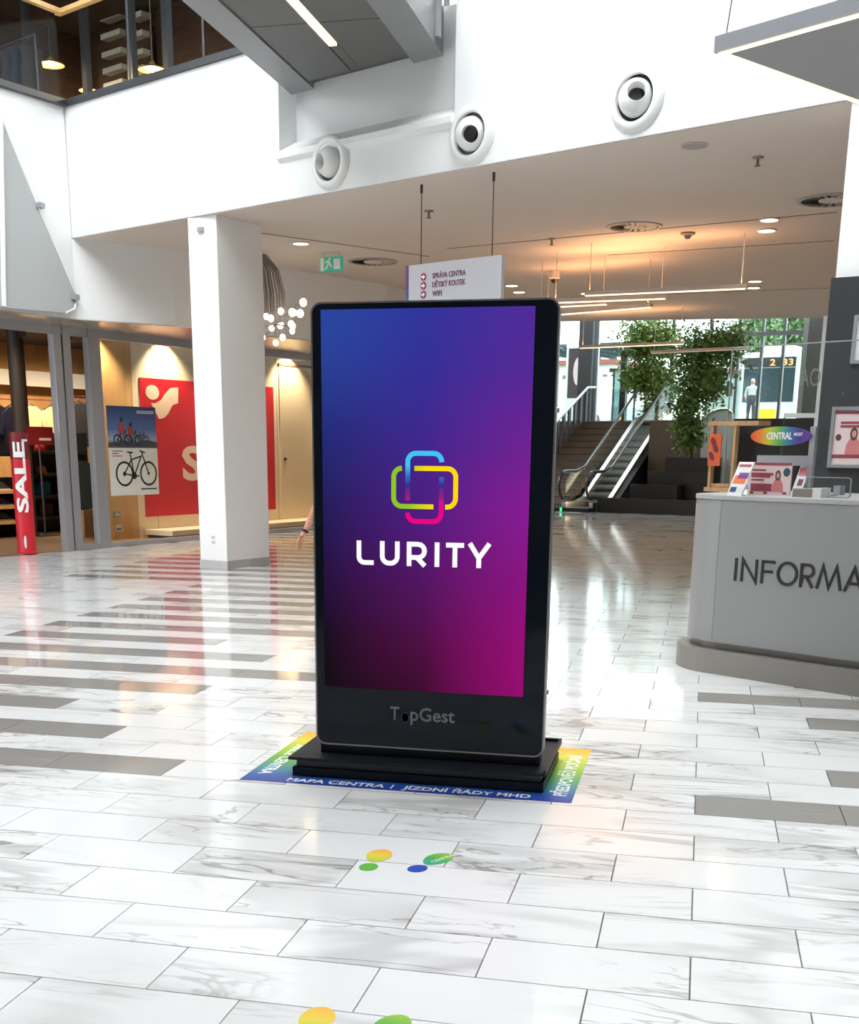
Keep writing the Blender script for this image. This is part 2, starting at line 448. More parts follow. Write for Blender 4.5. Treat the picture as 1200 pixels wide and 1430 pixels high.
# unseen atrium roof, added with its opening placed to shape the daylight
rf = MB(); rf.box(-16, -8.3, 10, 13, 3.5, 10.25); rf.box(2.0, 3.5, 10, 13, 12, 10.25); rf.box(-16, 3.5, 10, -10.5, 24, 10.25); rf.box(-10.5, 11.5, 10, 2.0, 24, 10.25)
rf.prism([fp(-6, .3), fp(13, .3), fp(13, 9), fp(-6, 9)], 10, 10.25)
struct(rf.build('ceiling_atrium', mat('roof underside', (.5,.5,.5,1), .8)))

# upper gallery behind the glazing
UPZ = ZS
gal = MB(FF)
gal.prism([(-14, -8.9), (-2.3, -8.9), (-3.72, .0), (-3.72, .36), (13, .36), (13, 9), (-14, 9)], UPZ - .25, UPZ)
struct(gal.build('floor_gallery', mat('gallery floor', (.18,.14,.11,1), .5)))
g2 = MB(FF); g2.box(-9, 4.2, UPZ, -.9, 4.4, 9); g2.box(-9.2, -6, UPZ, -9, 4.4, 9)
struct(g2.build('wall_gallery', wood('walnut wall', (.035,.018,.012,1), (.085,.045,.03,1))), 'dark wooden wall of the upper floor shop')
g3 = MB(FF).prism([(-14, -8.9), (-2.1, -8.9), (-3.53, 0), (.3, 0), (.3, 6), (-14, 6)], 8.3, 8.5)
struct(g3.build('ceiling_gallery', mat('gallery ceiling', (.10,.075,.06,1), .8)))

# ---- gallery edge: glass balustrade along the fascia and the left wall
M_WOODRAIL = wood('oak handrail', rgb(205,165,105), rgb(225,190,130), (6,1,1), .35)
M_KERB = mat('charcoal kerb', (.035,.036,.04,1), .45)
bal = thing('glass_balustrade', 'glass gallery balustrade with oak handrail and charcoal base rail', 'balustrade', (BULK[0][0], BULK[0][1], UPZ), FA)
# local: x along the fascia (towards the bridge), the other leg runs along the left wall
lx, ly = .16, -.987
def leg(mb, w0, w1, z0, z1, y0, y1):
    mb.box(0, y0, z0, 4.05, y1, z1)
mb = MB(); mb.box(-.02, -.03, -.0, 4.05, .09, .07)
mb.prism([(-.02,-.03),(0.1,-.03),(.1+lx*8.5, ly*8.5),(-.02+lx*8.5, ly*8.5)], 0, .07)
mb.build('base_rail', M_KERB, bal)
mb = MB(); mb.box(-.05, -.01, 1.03, 4.05, .07, 1.08); mb.prism([(-.01,0),(.07,0),(.07+lx*8.5,ly*8.5),(-.01+lx*8.5,ly*8.5)], 1.03, 1.08)
mb.build('handrail', M_WOODRAIL, bal)
for i in range(3):
    MB().box(.02+1.34*i, .024, .08, 1.33+1.34*i, .034, 1.03).build('glass_pane', M_GALGL, bal)
for i in range(4):
    a, b = .06+1.5*i, 1.5+1.5*i
    MB().prism([(.03+lx*a, ly*a),(.04+lx*a, ly*a),(.04+lx*b, ly*b),(.03+lx*b, ly*b)], .08, 1.03).build('glass_pane', M_GALGL, bal)
for i in range(1, 3): MB().tube([(1.34*i, .03, .05), (1.34*i, .03, 1.04)], .012).build('rail_post', M_DARK, bal)
# dark shop front frames of the upper floor
up = thing('gallery_shopfront', 'dark framed glazed shopfront behind the gallery balustrade', 'shopfront', tuple(FF @ Vector((-6, 2.0, UPZ))), FA)
for px in (37, 118, 183, 233):
    s, z = fasc(px, 60, 2.0); x = s + 6
    MB().box(x-.055, -.04, 0, x+.055, .06, 2.8).build('mullion', M_DARK, up)
MB().box(-3, -.04, 0, 6.2, .06, .1).build('sill_rail', M_DARK, up)
xs_ = [fasc(p, 60, 2.0)[0] + 6 for p in (37, 118, 183, 233)]
for a, b in zip([-3] + xs_[:-1], xs_): MB().box(a+.06, 0, .1, b-.06, .01, 2.8).build('glass_pane', M_GALGL, up)
# rack of pale shelves on the walnut wall
rs0 = fasc(140, 60, 4.1)[0]
rk = thing('wall_rack', 'walnut wall rack with pale shelf boards on the upper floor', 'shelf', tuple(FF @ Vector((rs0, 4.12, UPZ))), FA)
M_PALE = mat('pale board', (.75,.72,.68,1), .5)
for pxa, pxb in ((147, 174), (188, 205)):
    a_, b_ = fasc(pxa, 70, 4.0)[0]-rs0, fasc(pxb, 70, 4.0)[0]-rs0
    for pyy in (22, 49, 75, 98, 119):
        zz = fasc((pxa+pxb)/2, pyy, 4.0)[1]-UPZ; MB().box(a_, -.2, zz-.04, b_, 0, zz+.04).build('shelf_board', M_PALE, rk)
MB().box(-.05, -.05, 0, fasc(212, 70, 4.1)[0]-rs0, .02, 2.5).build('back_board', wood('walnut board', (.07,.035,.022,1), (.13,.07,.045,1)), rk)
# pendant lamps of the upper shop
for px, py, off, lab in ((71, 90, 1.2, 'brass dish pendant lamp glowing beside the gallery corner'), (213, 97, 1.2, 'brass dish pendant lamp between the dark gallery mullions'), (123, 126, 3.2, 'small brass dish pendant lamp low behind the gallery kerb')):
    s, z = fasc(px, py, off); P = FF @ Vector((s, off, z))
    t = thing('pendant_lamp', lab, 'lamp', P, FA, 'gallery pendant lamps')
    k = .8 if off > 2 else 1
    MB().lathe([(.01, .10), (.03, .09), (.05, .05), (.17*k, .012), (.19*k, -.01), (.18*k, -.012), (.03, .03)], 24).build('shade', mat('brass shade', (.55,.32,.12,1), .3, .8), t, True)
    MB().ball((0, 0, .005), .035).build('bulb', mat('gallery bulb', (1,.9,.7,1), .4, emit=(1,.78,.45,1), estr=14), t, True)
    MB().tube([(0, 0, .09), (0, 0, 8.3 - z)], .006, 6).build('cord', M_BLACK, t)
    l = bpy.data.lights.new('pendant glow', 'POINT'); l.energy = 120; l.color = (1, .75, .45); l.shadow_soft_size = .05
    o = bpy.data.objects.new('pendant_glow', l); COL.objects.link(o); o.parent = t; o.location = (0, 0, -.06)
# clothes on a rail beyond the gallery glass
cr = thing('clothes_rail', 'dark clothes rail with hanging coats at the gallery corner', 'clothes rail', tuple(FF @ Vector((fasc(24, 110, .65)[0]-.1, .65, UPZ))), FA)
MB().tube([(-.5,0,0),(-.5,0,1.25),(.6,0,1.25),(.6,0,0)], .015).build('rail_frame', M_DARK, cr)
for i in range(5):
    x = -.4 + .22*i; c = [(.02,.025,.05,1), (.012,.012,.016,1), (.03,.035,.05,1)][i % 3]
    MB().lathe([(.05,.35),(.13,.36),(.12,.8),(.10,1.0),(.13,1.1),(.04,1.2)], 10, Matrix.Translation((x,0,0)) @ Matrix.Diagonal((.6,1.5,1,1))).build('coat', mat('coat %d' % (i % 3), c, .8), cr, True)

# ---- footbridge crossing the atrium
bx0, bx1 = -4.57, -2.71
def fy(x): return F0[1] + (x-F0[0])*math.tan(FA)
br = thing('footbridge', 'grey metal footbridge crossing the atrium overhead', 'bridge', (bx0, 0, 5.1))
M_BR = mat('bridge grey paint', (.22,.22,.225,1), .45); M_BRP = mat('bridge soffit panel', (.105,.105,.10,1), .55, noise=.05, nscale=2)
W = bx1 - bx0; y0b = -6.0
def bprism(x0, x1, z0, z1, back=.2):
    return MB().prism([(x0, y0b), (x1, y0b), (x1, fy(bx0+x1)+back), (x0, fy(bx0+x0)+back)], z0, z1)
bprism(0, .30, 0, .5).build('edge_beam', M_BR, br); bprism(W-.33, W, 0, .5).build('edge_beam', M_BR, br)
bprism(.30, W-.33, .06, .4).build('deck', M_DARK, br)
ys = [fy(bx0+.8), 11.62, 10.3, 8.98, 7.66, 6.34, 5.0]
xm = .86
for i in range(len(ys)-1):
    for (a, b) in ((.312, xm-.02), (xm+.10, W-.342)):
        ya, yb = ys[i], ys[i+1]
        if i == 0: MB().prism([(a, yb+.008), (b, yb+.008), (b, fy(bx0+b)-.01), (a, fy(bx0+a)-.01)], .015, .05).build('soffit_panel', M_BRP, br)
        else: MB().box(a, yb+.008, .015, b, ya-.008, .05).build('soffit_panel', M_BRP, br)
MB().box(xm-.01, 12.3, .02, xm+.09, fy(bx0+xm)-.02, .05).build('soffit_panel', M_BRP, br)
MB().box(xm, 4.5, .008, xm+.075, 12.25, .035).build('light_strip', M_WARM, br)
bprism(-.0, .04, .5, .62, 0.2).build('balustrade_rail', M_DARK, br); bprism(W-.04, W, .5, .62, .2).build('balustrade_rail', M_DARK, br)
for xx in (.015, W-.03):
    for j in range(8): MB().box(xx, 1.0+j*1.5, .62, xx+.012, 2.45+j*1.5, 1.6).build('glass_pane', M_GLASS, br)
# pipe bracket beside the bridge
pb = thing('drain_pipe', 'grey steel pipe with bracket tucked under the bridge end', 'pipe', tuple(FF @ Vector((2.66, -.02, 5.15))), FA)
MB().tube([(0,-.12,.0),(0,-.12,1.2)], .05, 12).build('pipe', M_BR, pb, True); MB().box(-.03,-.16,.35,.12,.02,.42).build('bracket', M_DARK, pb)

# ---- round jet air nozzles on the atrium wall
def nozzle(s, z, aim, label):
    t = thing('air_nozzle', label, 'air vent', tuple(FF @ Vector((s, 0, z))), FA, 'round air nozzles')
    B = Matrix.Rotation(pi/2, 4, 'X')                       # lathe axis -> local -y
    MB().lathe([(.265,0),(.262,.02),(.235,.05),(.20,.06),(.185,.055),(.18,.02),(.18,0)], 40, B).build('flange', M_WPLAST, t, True)
    MB().lathe([(.181,.014),(.12,.014)], 40, B).build('shadow_gap', M_BLACK, t)
    d = Vector(aim).normalized(); q = d.to_track_quat('Z', 'Y').to_matrix().to_4x4()
    C = Matrix.Translation((0, -.012, 0)) @ q
    RB = .152
    n = MB().lathe([(.070,.02),(.072,.10),(.078,.132),(.084,.130)] + [(RB*sin(radians(th)), RB*cos(radians(th))) for th in range(36, 152, 7)], 40, C)
    n.build('nozzle', M_WPLAST, t, True)
    MB().lathe([(.0005,.03),(.071,.03)], 30, C).build('throat', mat('nozzle throat', (.10,.10,.10,1), .6), t)
nozzle(1.14, 4.315, (-.25, -1, -.1), 'round white air nozzle turned sideways under the niche sill')
nozzle(3.0, 4.312, (.60, -1, -.25), 'round white air nozzle beside the end of the niche')
nozzle(4.77, 4.335, (.60, -1, .22), 'round white air nozzle tilted upward on the open wall')

# ---- white fabric sail on the left wall
def wl_at(px, py, off=.06):
    return onv(px, py, (BULK[0][0]+.949*off, BULK[0][1]-.315*off), (.949, -.315))
sl = thing('fabric_sail', 'pale grey slanting fabric sail stretched on the wall above the shop door', 'sail', tuple(wl_at(0, 429)))
L0 = wl_at(0, 429)
pts = [wl_at(-160, 415), wl_at(92, 437), wl_at(104, 431), wl_at(107, 413), wl_at(52, 287), wl_at(0, 160), wl_at(-60, 20), wl_at(-160, 20)]
n3 = Vector((.949, -.315, 0))*.02
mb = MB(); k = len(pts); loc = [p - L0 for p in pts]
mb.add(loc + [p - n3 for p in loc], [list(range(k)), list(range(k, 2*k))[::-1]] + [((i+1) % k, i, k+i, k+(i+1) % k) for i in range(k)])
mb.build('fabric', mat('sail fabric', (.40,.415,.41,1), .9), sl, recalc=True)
mb = MB(); mb.tube([p + n3*.3 for p in loc[1:7]], .014, 8); mb.build('edge_cord', M_WPLAST, sl, True)
MB().tube([wl_at(4, 428)-L0 + n3, wl_at(-1, 150)-L0 + n3], .03, 8).build('mast', M_WPLAST, sl, True)
for p in ((54, 287), (103, 415)):
    q = wl_at(*p) - L0; MB().box(q.x-.04, q.y-.05, q.z-.03, q.x+.06, q.y+.05, q.z+.03).build('wall_clamp', M_ALU, sl)

# ---- columns
def column(name, loc, ang, w, d, label):
    t = thing(name, label, 'column', loc, ang)
    MB().box(0, 0, .095, w, d, ZC).build('shaft', M_COLPAINT, t, bevel=.008)
    MB().box(-.008, -.008, 0, w+.008, d+.008, .095).build('plinth', mat('grey stone plinth', (.42,.41,.40,1), .3, noise=.08), t)
    return t
ca = atan2(14.11-14.27, -5.66+6.07)
c1 = column('column', (-6.066, 14.27, 0), radians(-19.5), .44, .82, 'white square column with grey plinth in front of the shop window')
for z in (.30, .36): MB().box(.2, -.006, z, .25, 0.0, z+.035).build('socket', mat('socket grey', (.5,.5,.5,1), .4), c1)
MB().box(.17, -.03, 3.86, .25, -.0, 3.91).build('sensor', mat('sensor grey', (.3,.3,.3,1), .4), c1)
RC = (.905, 10.66)
c2 = column('column', (RC[0], RC[1], 0), radians(-19.5), .9, .7, 'white column rising behind the information desk out of charcoal cladding')

# ---- ceiling fittings
def swirl(px, py, r, label):
    P = onz(px, py, ZC); t = thing('swirl_diffuser', label, 'air vent', (P.x, P.y, ZC), 0, 'swirl air diffusers in the soffit')
    MB().lathe([(r,-.001),(r,-.012),(r*.9,-.018),(r*.86,-.014),(r*.86,-.004)], 40).build('rim', mat('diffuser grey', (.36,.33,.31,1), .5), t, True)
    MB().lathe([(.001,-.004),(r*.86,-.004)], 40).build('back_plate', mat('diffuser dark', (.16,.14,.13,1), .6), t)
    MB().lathe([(.001,-.014),(r*.36,-.014),(r*.38,-.006)], 30).build('hub', M_CEIL, t)
    bl = MB()
    vs = [(r*.42,-.022,-.009),(r*.82,-.035,-.009),(r*.82,.018,-.015),(r*.42,.010,-.015)]
    base = None
    for i in range(20):
        o = MB().add(vs, [(0,1,2,3),(3,2,1,0)]).build('vane', mat('diffuser vane', (.42,.38,.36,1), .5), t) if base is None else base.copy()
        if base is None: base = o
        else: COL.objects.link(o); o.parent = t
        o.rotation_euler = (0, 0, 2*pi*i/20)
swirl(886, 316, .33, 'round swirl air diffuser in the open middle of the soffit')
swirl(1162, 279, .36, 'round swirl air diffuser beside the white column behind the desk')
swirl(521, 365, .36, 'round swirl air diffuser between exit sign and hanging sign')
def small(name, px, py, label, cat, parts, group=None):
    P = onz(px, py, ZC); t = thing(name, label, cat, (P.x, P.y, ZC), 0, group)
    for nm, prof, m in parts: MB().lathe(prof, 20).build(nm, m, t, True)
    return t
small('access_disc', 970, 203, 'flat grey round cover plate in the soffit near the wall edge', 'cover plate', [('disc', [(.001,-.012),(.11,-.012),(.12,-.001)], mat('disc grey', (.35,.32,.30,1), .5)), ('collar', [(.125,-.001),(.13,-.005),(.12,-.008)], M_CEIL)])
M_SPR = mat('sprinkler metal', (.22,.19,.17,1), .4, .5)
for px, py, lab in ((1059, 219, 'small fire sprinkler hanging from the soffit near the flat cover plate'), (599, 294, 'small fire sprinkler hanging between the two sign cables'), (771, 333, 'small fire sprinkler above the hanging sign end'), (316, 0, None)):
    if lab: small('fire_sprinkler', px, py, lab, 'sprinkler', [('escutcheon', [(.055,-.001),(.05,-.012),(.02,-.016)], M_SPR), ('stem', [(.012,-.01),(.012,-.07)], M_SPR), ('deflector', [(.001,-.085),(.03,-.08),(.03,-.074),(.012,-.07)], M_SPR)], 'fire sprinklers')
small('smoke_detector', 961, 325, 'beige smoke detector near the middle ceiling lamps', 'smoke detector', [('base', [(.09,-.001),(.09,-.02),(.07,-.03)], M_SPR), ('sensor', [(.001,-.075),(.03,-.07),(.05,-.03)], M_SPR)])
cc = small('security_camera', 775, 378, 'dome security camera with black eye above the kiosk corner', 'camera', [('housing', [(.07,-.001),(.08,-.04),(.085,-.10),(.06,-.12)], M_CEIL), ('dome', [(.001,-.18),(.035,-.17),(.055,-.14),(.058,-.115)], M_BLACK)])
for px, py, lab in ((420, 339, 'lit round recessed downlight near the exit sign'), (1075, 306, 'lit round recessed downlight nearer the swirl diffuser of a pair'), (1071, 321, 'lit round recessed downlight, the farther one of a pair by the seam'), (1055, 392, 'lit round recessed downlight over the end of the longest linear lamp'), (1053, 401, 'lit round recessed downlight just beyond the end of the longest linear lamp'), (820, 409, 'lit round recessed downlight close behind the longest linear lamp'), (715, 398, 'lit round recessed downlight behind the hanging sign'), (725, 407, 'lit round recessed downlight just over the kiosk top')):
    t = small('downlight', px, py, lab, 'lamp', [('rim', [(.115,-.001),(.12,-.014),(.10,-.018),(.095,-.006)], M_WPLAST), ('lens', [(.001,-.010),(.098,-.010)], M_SPOT)], 'recessed downlights')
    spot('downlight_beam', (t.location.x, t.location.y, ZC-.05), (t.location.x, t.location.y, 0), 40, (1, .78, .55), 110, .08)
# exit sign
P = onz(463, 352, ZC); ex = thing('exit_sign', 'green and white emergency exit sign hanging from the soffit', 'sign', (P.x, P.y, ZC), radians(-10))
MB().box(-.17,-.015,-.25,.17,.015,-.06).build('panel', mat('exit green', (.02,.22,.14,1), .5, emit=(.03,.45,.3,1), estr=.4), ex)
for s in (-.12, .12): MB().tube([(s,0,-.06),(s,0,0)], .006, 6).build('hanger', M_STEEL, ex)
mb = MB(); mb.box(.04,-.018,-.22,.14,-.0155,-.09); mb.build('door_pictogram', M_PRINTW, ex)
mb = MB(); mb.slab([(-.10,-.22),(-.07,-.22),(-.03,-.16),(0,-.2),(.02,-.19),(-.01,-.13),(-.02,-.10),(-.05,-.10),(-.1,-.13),(-.09,-.145),(-.05,-.13),(-.06,-.16)], -.018, -.0155); mb.ball((-.02,-.017,-.085), .016, 8, 6, (1,.1,1)); mb.build('runner_pictogram', M_PRINTW, ex)
mb = MB(); mb.box(-.16,-.018,-.24,-.11,-.0155,-.07); mb.build('arrow_field', M_PRINTW, ex)

# ---- linear pendant lamps
ZL = 3.38
M_LINB = mat('linear lamp body', (.55,.50,.46,1), .4, .3)
for (a, b, lab, lit) in (((817,414),(1042,404),'long slim linear pendant lamp, longest of the row before the glass hall',1), ((770,424),(930,418),'slim linear pendant lamp second from the long one',1), ((750,431),(848,426),'short slim linear pendant lamp peeking out from behind the kiosk',1), ((760,442),(910,430),'slim linear pendant lamp slanting in front of the ceiling end',1), ((810,487),(955,481),'slim linear pendant lamp hanging across the broad leafy tree',1), ((910,494),(1045,488),'dull slim linear pendant lamp hanging across the tall slender tree',0)):
    A = onz(*a, ZL); B = onz(*b, ZL); d = B-A; L = d.length; an = atan2(d.y, d.x)
    t = thing('linear_lamp', lab, 'lamp', A, an, 'linear pendant lamps')
    MB().box(0,-.03,.012,L,.03,.06).build('body', M_LINB, t); MB().box(.01,-.026,0,L-.01,.026,.012).build('diffuser', M_WARM if lit else mat('dim diffuser', (.9,.75,.65,1), .5, emit=(1,.75,.6,1), estr=.25), t)
    for x in (.06, L-.06):
        MB().tube([(x,0,.06),(x,0,ZC-ZL-.003)], .006, 6).build('cable', M_LINB, t)
    if lit and a[0] != 750: area('linear_uplight', tuple(A + d/2 + Vector((0,0,.08))), L*.95, 14, (1, .50, .22), (pi, 0, an), .06)

# ---- hanging direction sign
A = Vector((-3.104, 13.064, 0)); an = atan2(12.509-13.064, -2.042+3.104)
hs = thing('hanging_sign', 'white hanging direction sign with purple edge behind the kiosk top', 'sign', (A.x, A.y, 2.42), an)
HW = 1.2
MB().box(0,-.025,0,HW,.025,.86).build('panel', mat('sign board', (.46,.455,.48,1), .45), hs)
MB().box(-.03,-.03,0,0,.03,.86).build('edge_strip', ramp_mat('sign edge', [(0, rgb(40,120,170)), (.35, rgb(35,50,130)), (.6, rgb(90,20,110)), (1, rgb(105,20,90))], 'Z', lo=.45, hi=.86), hs)
M_CIRC = mat('arrow red', rgb(150,25,70), .5); M_SGT = mat('sign lettering', rgb(110,50,90), .5)
for i, tx in enumerate(('SPRÁVA CENTRA', 'DĚTSKÝ KOUTEK', 'WIFI')):
    z = .735 - .085*i
    c = MB().lathe([(.001,.004),(.037,.004),(.037,0)], 24, Matrix.Translation((.205,-.026,z)) @ Matrix.Rotation(pi/2,4,'X')).build('arrow_disc', M_CIRC, hs)
    MB().slab([(.180,z-.008),(.205,z-.008),(.205,z-.023),(.230,z),(.205,z+.023),(.205,z+.008),(.180,z+.008)], -.034, -.031).build('arrow', M_PRINTW, c)
    if i < 2: text(tx, .072, M_SGT, 'lettering', hs, upright(.325, -.027, z-.024), bold=.0012, width=.43)
    else: text('WIFI', .072, M_SGT, 'lettering', hs, upright(.325, -.027, z-.024), bold=.0012, width=.125)
for px, py in ((589,258),(688,240)):
    q = hs.matrix_basis.inverted() @ onz(px, py, ZC)
    MB().tube([(q.x,0,.86),(q.x,0,ZC-2.42)], .005, 6).build('cable', M_DARK, hs); MB().tube([(q.x,0,ZC-2.42-.08),(q.x,0,ZC-2.42)], .014, 8).build('cable_grip', M_DARK, hs)

# ---- bulb cluster chandelier beside the column
ch = thing('bulb_chandelier', 'branching chandelier of glowing bulbs hung on a bundle of grey cords beside the column', 'chandelier', tuple(onz(352, 352, ZC)))
C0 = ch.location.copy(); yc = C0.y
M_CORD = mat('grey cord', (.22,.19,.17,1), .7); M_BULB = mat('frosted bulb', (1,.95,.85,1), .4, emit=(1,.92,.74,1), estr=6)
bp = [(369,441),(380,445),(393,435),(407,435),(413,438),(420,421),(420,438),(375,457),(389,453),(405,452),(411,456),(411,463),(394,471),(382,478),(362,470),(355,455),(350,440)]
rb = random.Random(3)
for i in range(22):
    ex_ = C0 + Vector(((-.1 + rb.random()*.9)*.62, rb.uniform(-.12,.12), 0)); tp = ony(362 + rb.random()*36, 430 + rb.random()*18, yc) 
    top = Vector((-.05+rb.random()*.1, rb.uniform(-.06,.06), 0)); end = tp - C0 + Vector((0, rb.uniform(-.1,.1), 0))
    w = .10 + .35*rb.random()
    pts = [top, Vector((end.x*.45, end.y*.5, -.02 - w*.15)), Vector((end.x*.82, end.y*.8, end.z*.30)), Vector((end.x*.98, end.y, end.z*.65)), end]
    MB().tube(pts, .007, 5).build('cord', M_CORD, ch, True)
hubp = ony(385, 452, yc) - C0
for px, py in bp:
    q = ony(px, py, yc) - C0 + Vector((0, rb.uniform(-.15,.15), 0))
    MB().tube([hubp, hubp.lerp(q, .5) + Vector((0,0,-.02)), q], .006, 5).build('twig', M_CORD, ch, True)
    s = .036 + rb.random()*.014
    MB().ball(q, s, 12, 8, (1,1,1.1)).build('bulb', M_BULB, ch, True)
MB().lathe([(.001,0),(.12,0),(.12,-.03),(.02,-.05)], 20).build('ceiling_rose', M_CORD, ch, True)

# ---- square pendant light over the desk
ZT = 3.40
V1 = onz(997, 74, ZT); L1_ = (onz(1200, 17, ZT) - V1).normalized(); L2_ = Vector((-L1_.y, L1_.x, 0)); V2 = V1 + L1_*2.0; V3 = V1 + L2_*2.0
tp = thing('square_lamp', 'large square pendant light with warm glowing rim and grey infill above the desk', 'lamp', V1)
tri = [(0,0), tuple((V2-V1)[:2]), tuple((V2+V3-V1*2)[:2]), tuple((V3-V1)[:2])]
cen = Vector((sum(p[0] for p in tri)/4, sum(p[1] for p in tri)/4))
def inset(f): return [tuple(cen + (Vector(p)-cen)*f) for p in tri]
def ring_xy(mb, o, i, z0, z1):
    n = len(o); vs = [(p[0],p[1],z0) for p in o]+[(p[0],p[1],z0) for p in i]+[(p[0],p[1],z1) for p in o]+[(p[0],p[1],z1) for p in i]; fs = []
    for a in range(n):
        b = (a+1) % n; fs += [(a,b,n+b,n+a),(2*n+b,2*n+a,3*n+a,3*n+b),(b,a,2*n+a,2*n+b),(n+a,n+b,3*n+b,3*n+a)]
    return mb.add(vs, fs)
ring_xy(MB(), tri, inset(.93), .0, .075).build('rim', M_ALU, tp, recalc=True)
ring_xy(MB(), inset(.985), inset(.95), -.006, -.0005).build('light_strip', M_WARM, tp, recalc=True)
MB().prism(inset(.945), -.004, .05).build('infill_panel', mat('grey felt', (.30,.30,.30,1), .95), tp)
for p in inset(.96): MB().tube([(p[0],p[1],.08),(p[0]*.5+cen.x*.5, p[1]*.5+cen.y*.5, 6.6)], .004, 5).build('cable', M_STEEL, tp)

# ================================================================== KIOSK
KX, KY = -1.1395, 5.2
ks = thing('digital_kiosk', 'tall black freestanding digital advertising kiosk with glowing purple screen', 'kiosk', (KX, KY, 0))
kw, z0, z1 = .5285, .134, 2.052
M_KGL = mat('black kiosk glass', (.005,.009,.016,1), .05, spec=.22)
M_KRIM = mat('kiosk steel rim', (.30,.28,.27,1), .35, .8)
MB().slab(rrect(-kw+.006, z0+.006, kw-.006, z1-.006, .04), .012, .10).build('body', mat('kiosk body', (.015,.014,.014,1), .4), ks, True)
MB().ring(rrect(-kw, z0, kw, z1, .045), rrect(-kw+.007, z0+.007, kw-.007, z1-.007, .039), -.003, .04).build('rim', M_KRIM, ks, True)
gp = MB().slab(rrect(-kw+.007, z0+.007, kw-.007, z1-.007, .039), -.001, .012).build('glass_front', M_KGL, ks)
MB().box(kw-.03,.10,.3,-kw+.03,.125,1.9).build('back_cover', M_BLACK, ks)
for z in (1.62, .42): MB().tube([(kw-.004,.07,z),(kw+.006,.07,z)], .012, 12).build('lock', M_STEEL, ks, True)
# screen picture
sx0, sx1, sz0, sz1 = -1.623-KX, -.711-KX, .406, 2.022
def screen_material():
    m = bpy.data.materials.new('screen picture'); m.use_nodes = True
    nt = m.node_tree; N = nt.nodes; L = nt.links; b = N['Principled BSDF']
    b.inputs['Base Color'].default_value = (0,0,0,1); b.inputs['Roughness'].default_value = .3; b.inputs['Specular IOR Level'].default_value = .1
    tc = N.new('ShaderNodeTexCoord'); sp_ = N.new('ShaderNodeSeparateXYZ'); L.new(tc.outputs['Object'], sp_.inputs[0])
    def mr(o, a, c):
        r = N.new('ShaderNodeMapRange'); r.inputs['From Min'].default_value = a; r.inputs['From Max'].default_value = c; L.new(o, r.inputs['Value']); return r.outputs[0]
    u = mr(sp_.outputs['X'], sx0, sx1); v = mr(sp_.outputs['Z'], sz1, sz0)
    def ramp(stops):
        r = N.new('ShaderNodeValToRGB'); cr = r.color_ramp
        while len(cr.elements) < len(stops): cr.elements.new(.5)
        for e, (p, c) in zip(cr.elements, stops): e.position = p; e.color = rgb(*c)
        L.new(v, r.inputs[0]); return r.outputs[0]
    cl_ = [ramp([(0,(40,72,158)),(.12,(40,66,152)),(.3,(32,44,120)),(.5,(34,26,88)),(.7,(34,12,58)),(.85,(18,4,26)),(1,(3,0,3))]),
           ramp([(0,(48,52,155)),(.15,(52,46,150)),(.35,(66,36,140)),(.55,(80,26,124)),(.72,(82,16,92)),(.88,(76,4,62)),(1,(58,0,44))]),
           ramp([(0,(80,42,152)),(.15,(86,40,150)),(.35,(112,32,145)),(.5,(134,26,146)),(.68,(138,16,128)),(.85,(150,4,118)),(1,(150,0,112))])]
    def mix(f, a, c):
        x = N.new('ShaderNodeMix'); x.data_type = 'RGBA'; L.new(f, x.inputs['Factor']); L.new(a, x.inputs['A']); L.new(c, x.inputs['B']); return x.outputs['Result']
    ua = mr(u, 0, .5); ub = mr(u, .5, 1)
    m1 = mix(ua, cl_[0], cl_[1]); m2 = mix(ub, m1, cl_[2])
    L.new(m2, b.inputs['Emission Color']); b.inputs['Emission Strength'].default_value = 1.0
    return m
scr = MB().box(sx0, -.003, sz0, sx1, -.001, sz1).build('screen', screen_material(), ks)
# logo drawn from strokes; photo pixels on the kiosk face
def kp(px, py): P = ony(px, py, KY-.004); return (P.x-KX, P.z)
def stroke(mb, pts, w, y0=-.0055, y1=-.0031, closed=False):
    """flat ribbon along a polyline in the x-z plane"""
    P = [Vector(pts[0])]
    for p in pts[1:]:
        if (Vector(p)-P[-1]).length > 1e-4: P.append(Vector(p))
    n = len(P); Lf = []; Rt = []
    for i in range(n):
        a = P[i]-P[i-1] if i > 0 else P[1]-P[0]; b = P[i+1]-P[i] if i < n-1 else a
        a = a.normalized(); b = b.normalized(); t = (a+b).normalized() if (a+b).length > 1e-6 else a
        nn = Vector((-t.y, t.x)); k = w/2/max(.4, nn.dot(Vector((-a.y, a.x))))
        Lf.append(P[i]+nn*k); Rt.append(P[i]-nn*k)
    for i in range(n-1):
        mb.slab([tuple(Lf[i]), tuple(Lf[i+1]), tuple(Rt[i+1]), tuple(Rt[i])], y0, y1)
    return mb
def arc(cx, cz, r, a0, a1, n=8): return [(cx+r*cos(radians(a0+(a1-a0)*i/n)), cz+r*sin(radians(a0+(a1-a0)*i/n))) for i in range(n+1)]
def emis(name, stops, axis, lo, hi): return ramp_mat(name, stops, axis, .4, 1.0, lo, hi, .1)
lcx, lcz = kp(593, 681); hw, hl, r_, sw = .0745, .1425, .036, .0205   # half width of bars' gap, half length
blue = (rgb(64,196,248)); pink = rgb(238,0,132); ylw = rgb(255,218,0); grn = rgb(142,198,32)
X0, X1, Z0, Z1 = lcx-hw, lcx+hw, lcz-hl, lcz+hl
vm = emis('logo vertical', [(0, pink), (.234, pink), (.36, rgb(150,30,130)), (.53, rgb(48,44,140)), (.68, rgb(50,115,195)), (.82, blue), (1, blue)], 'Z', Z0, Z1)
lg = MB()
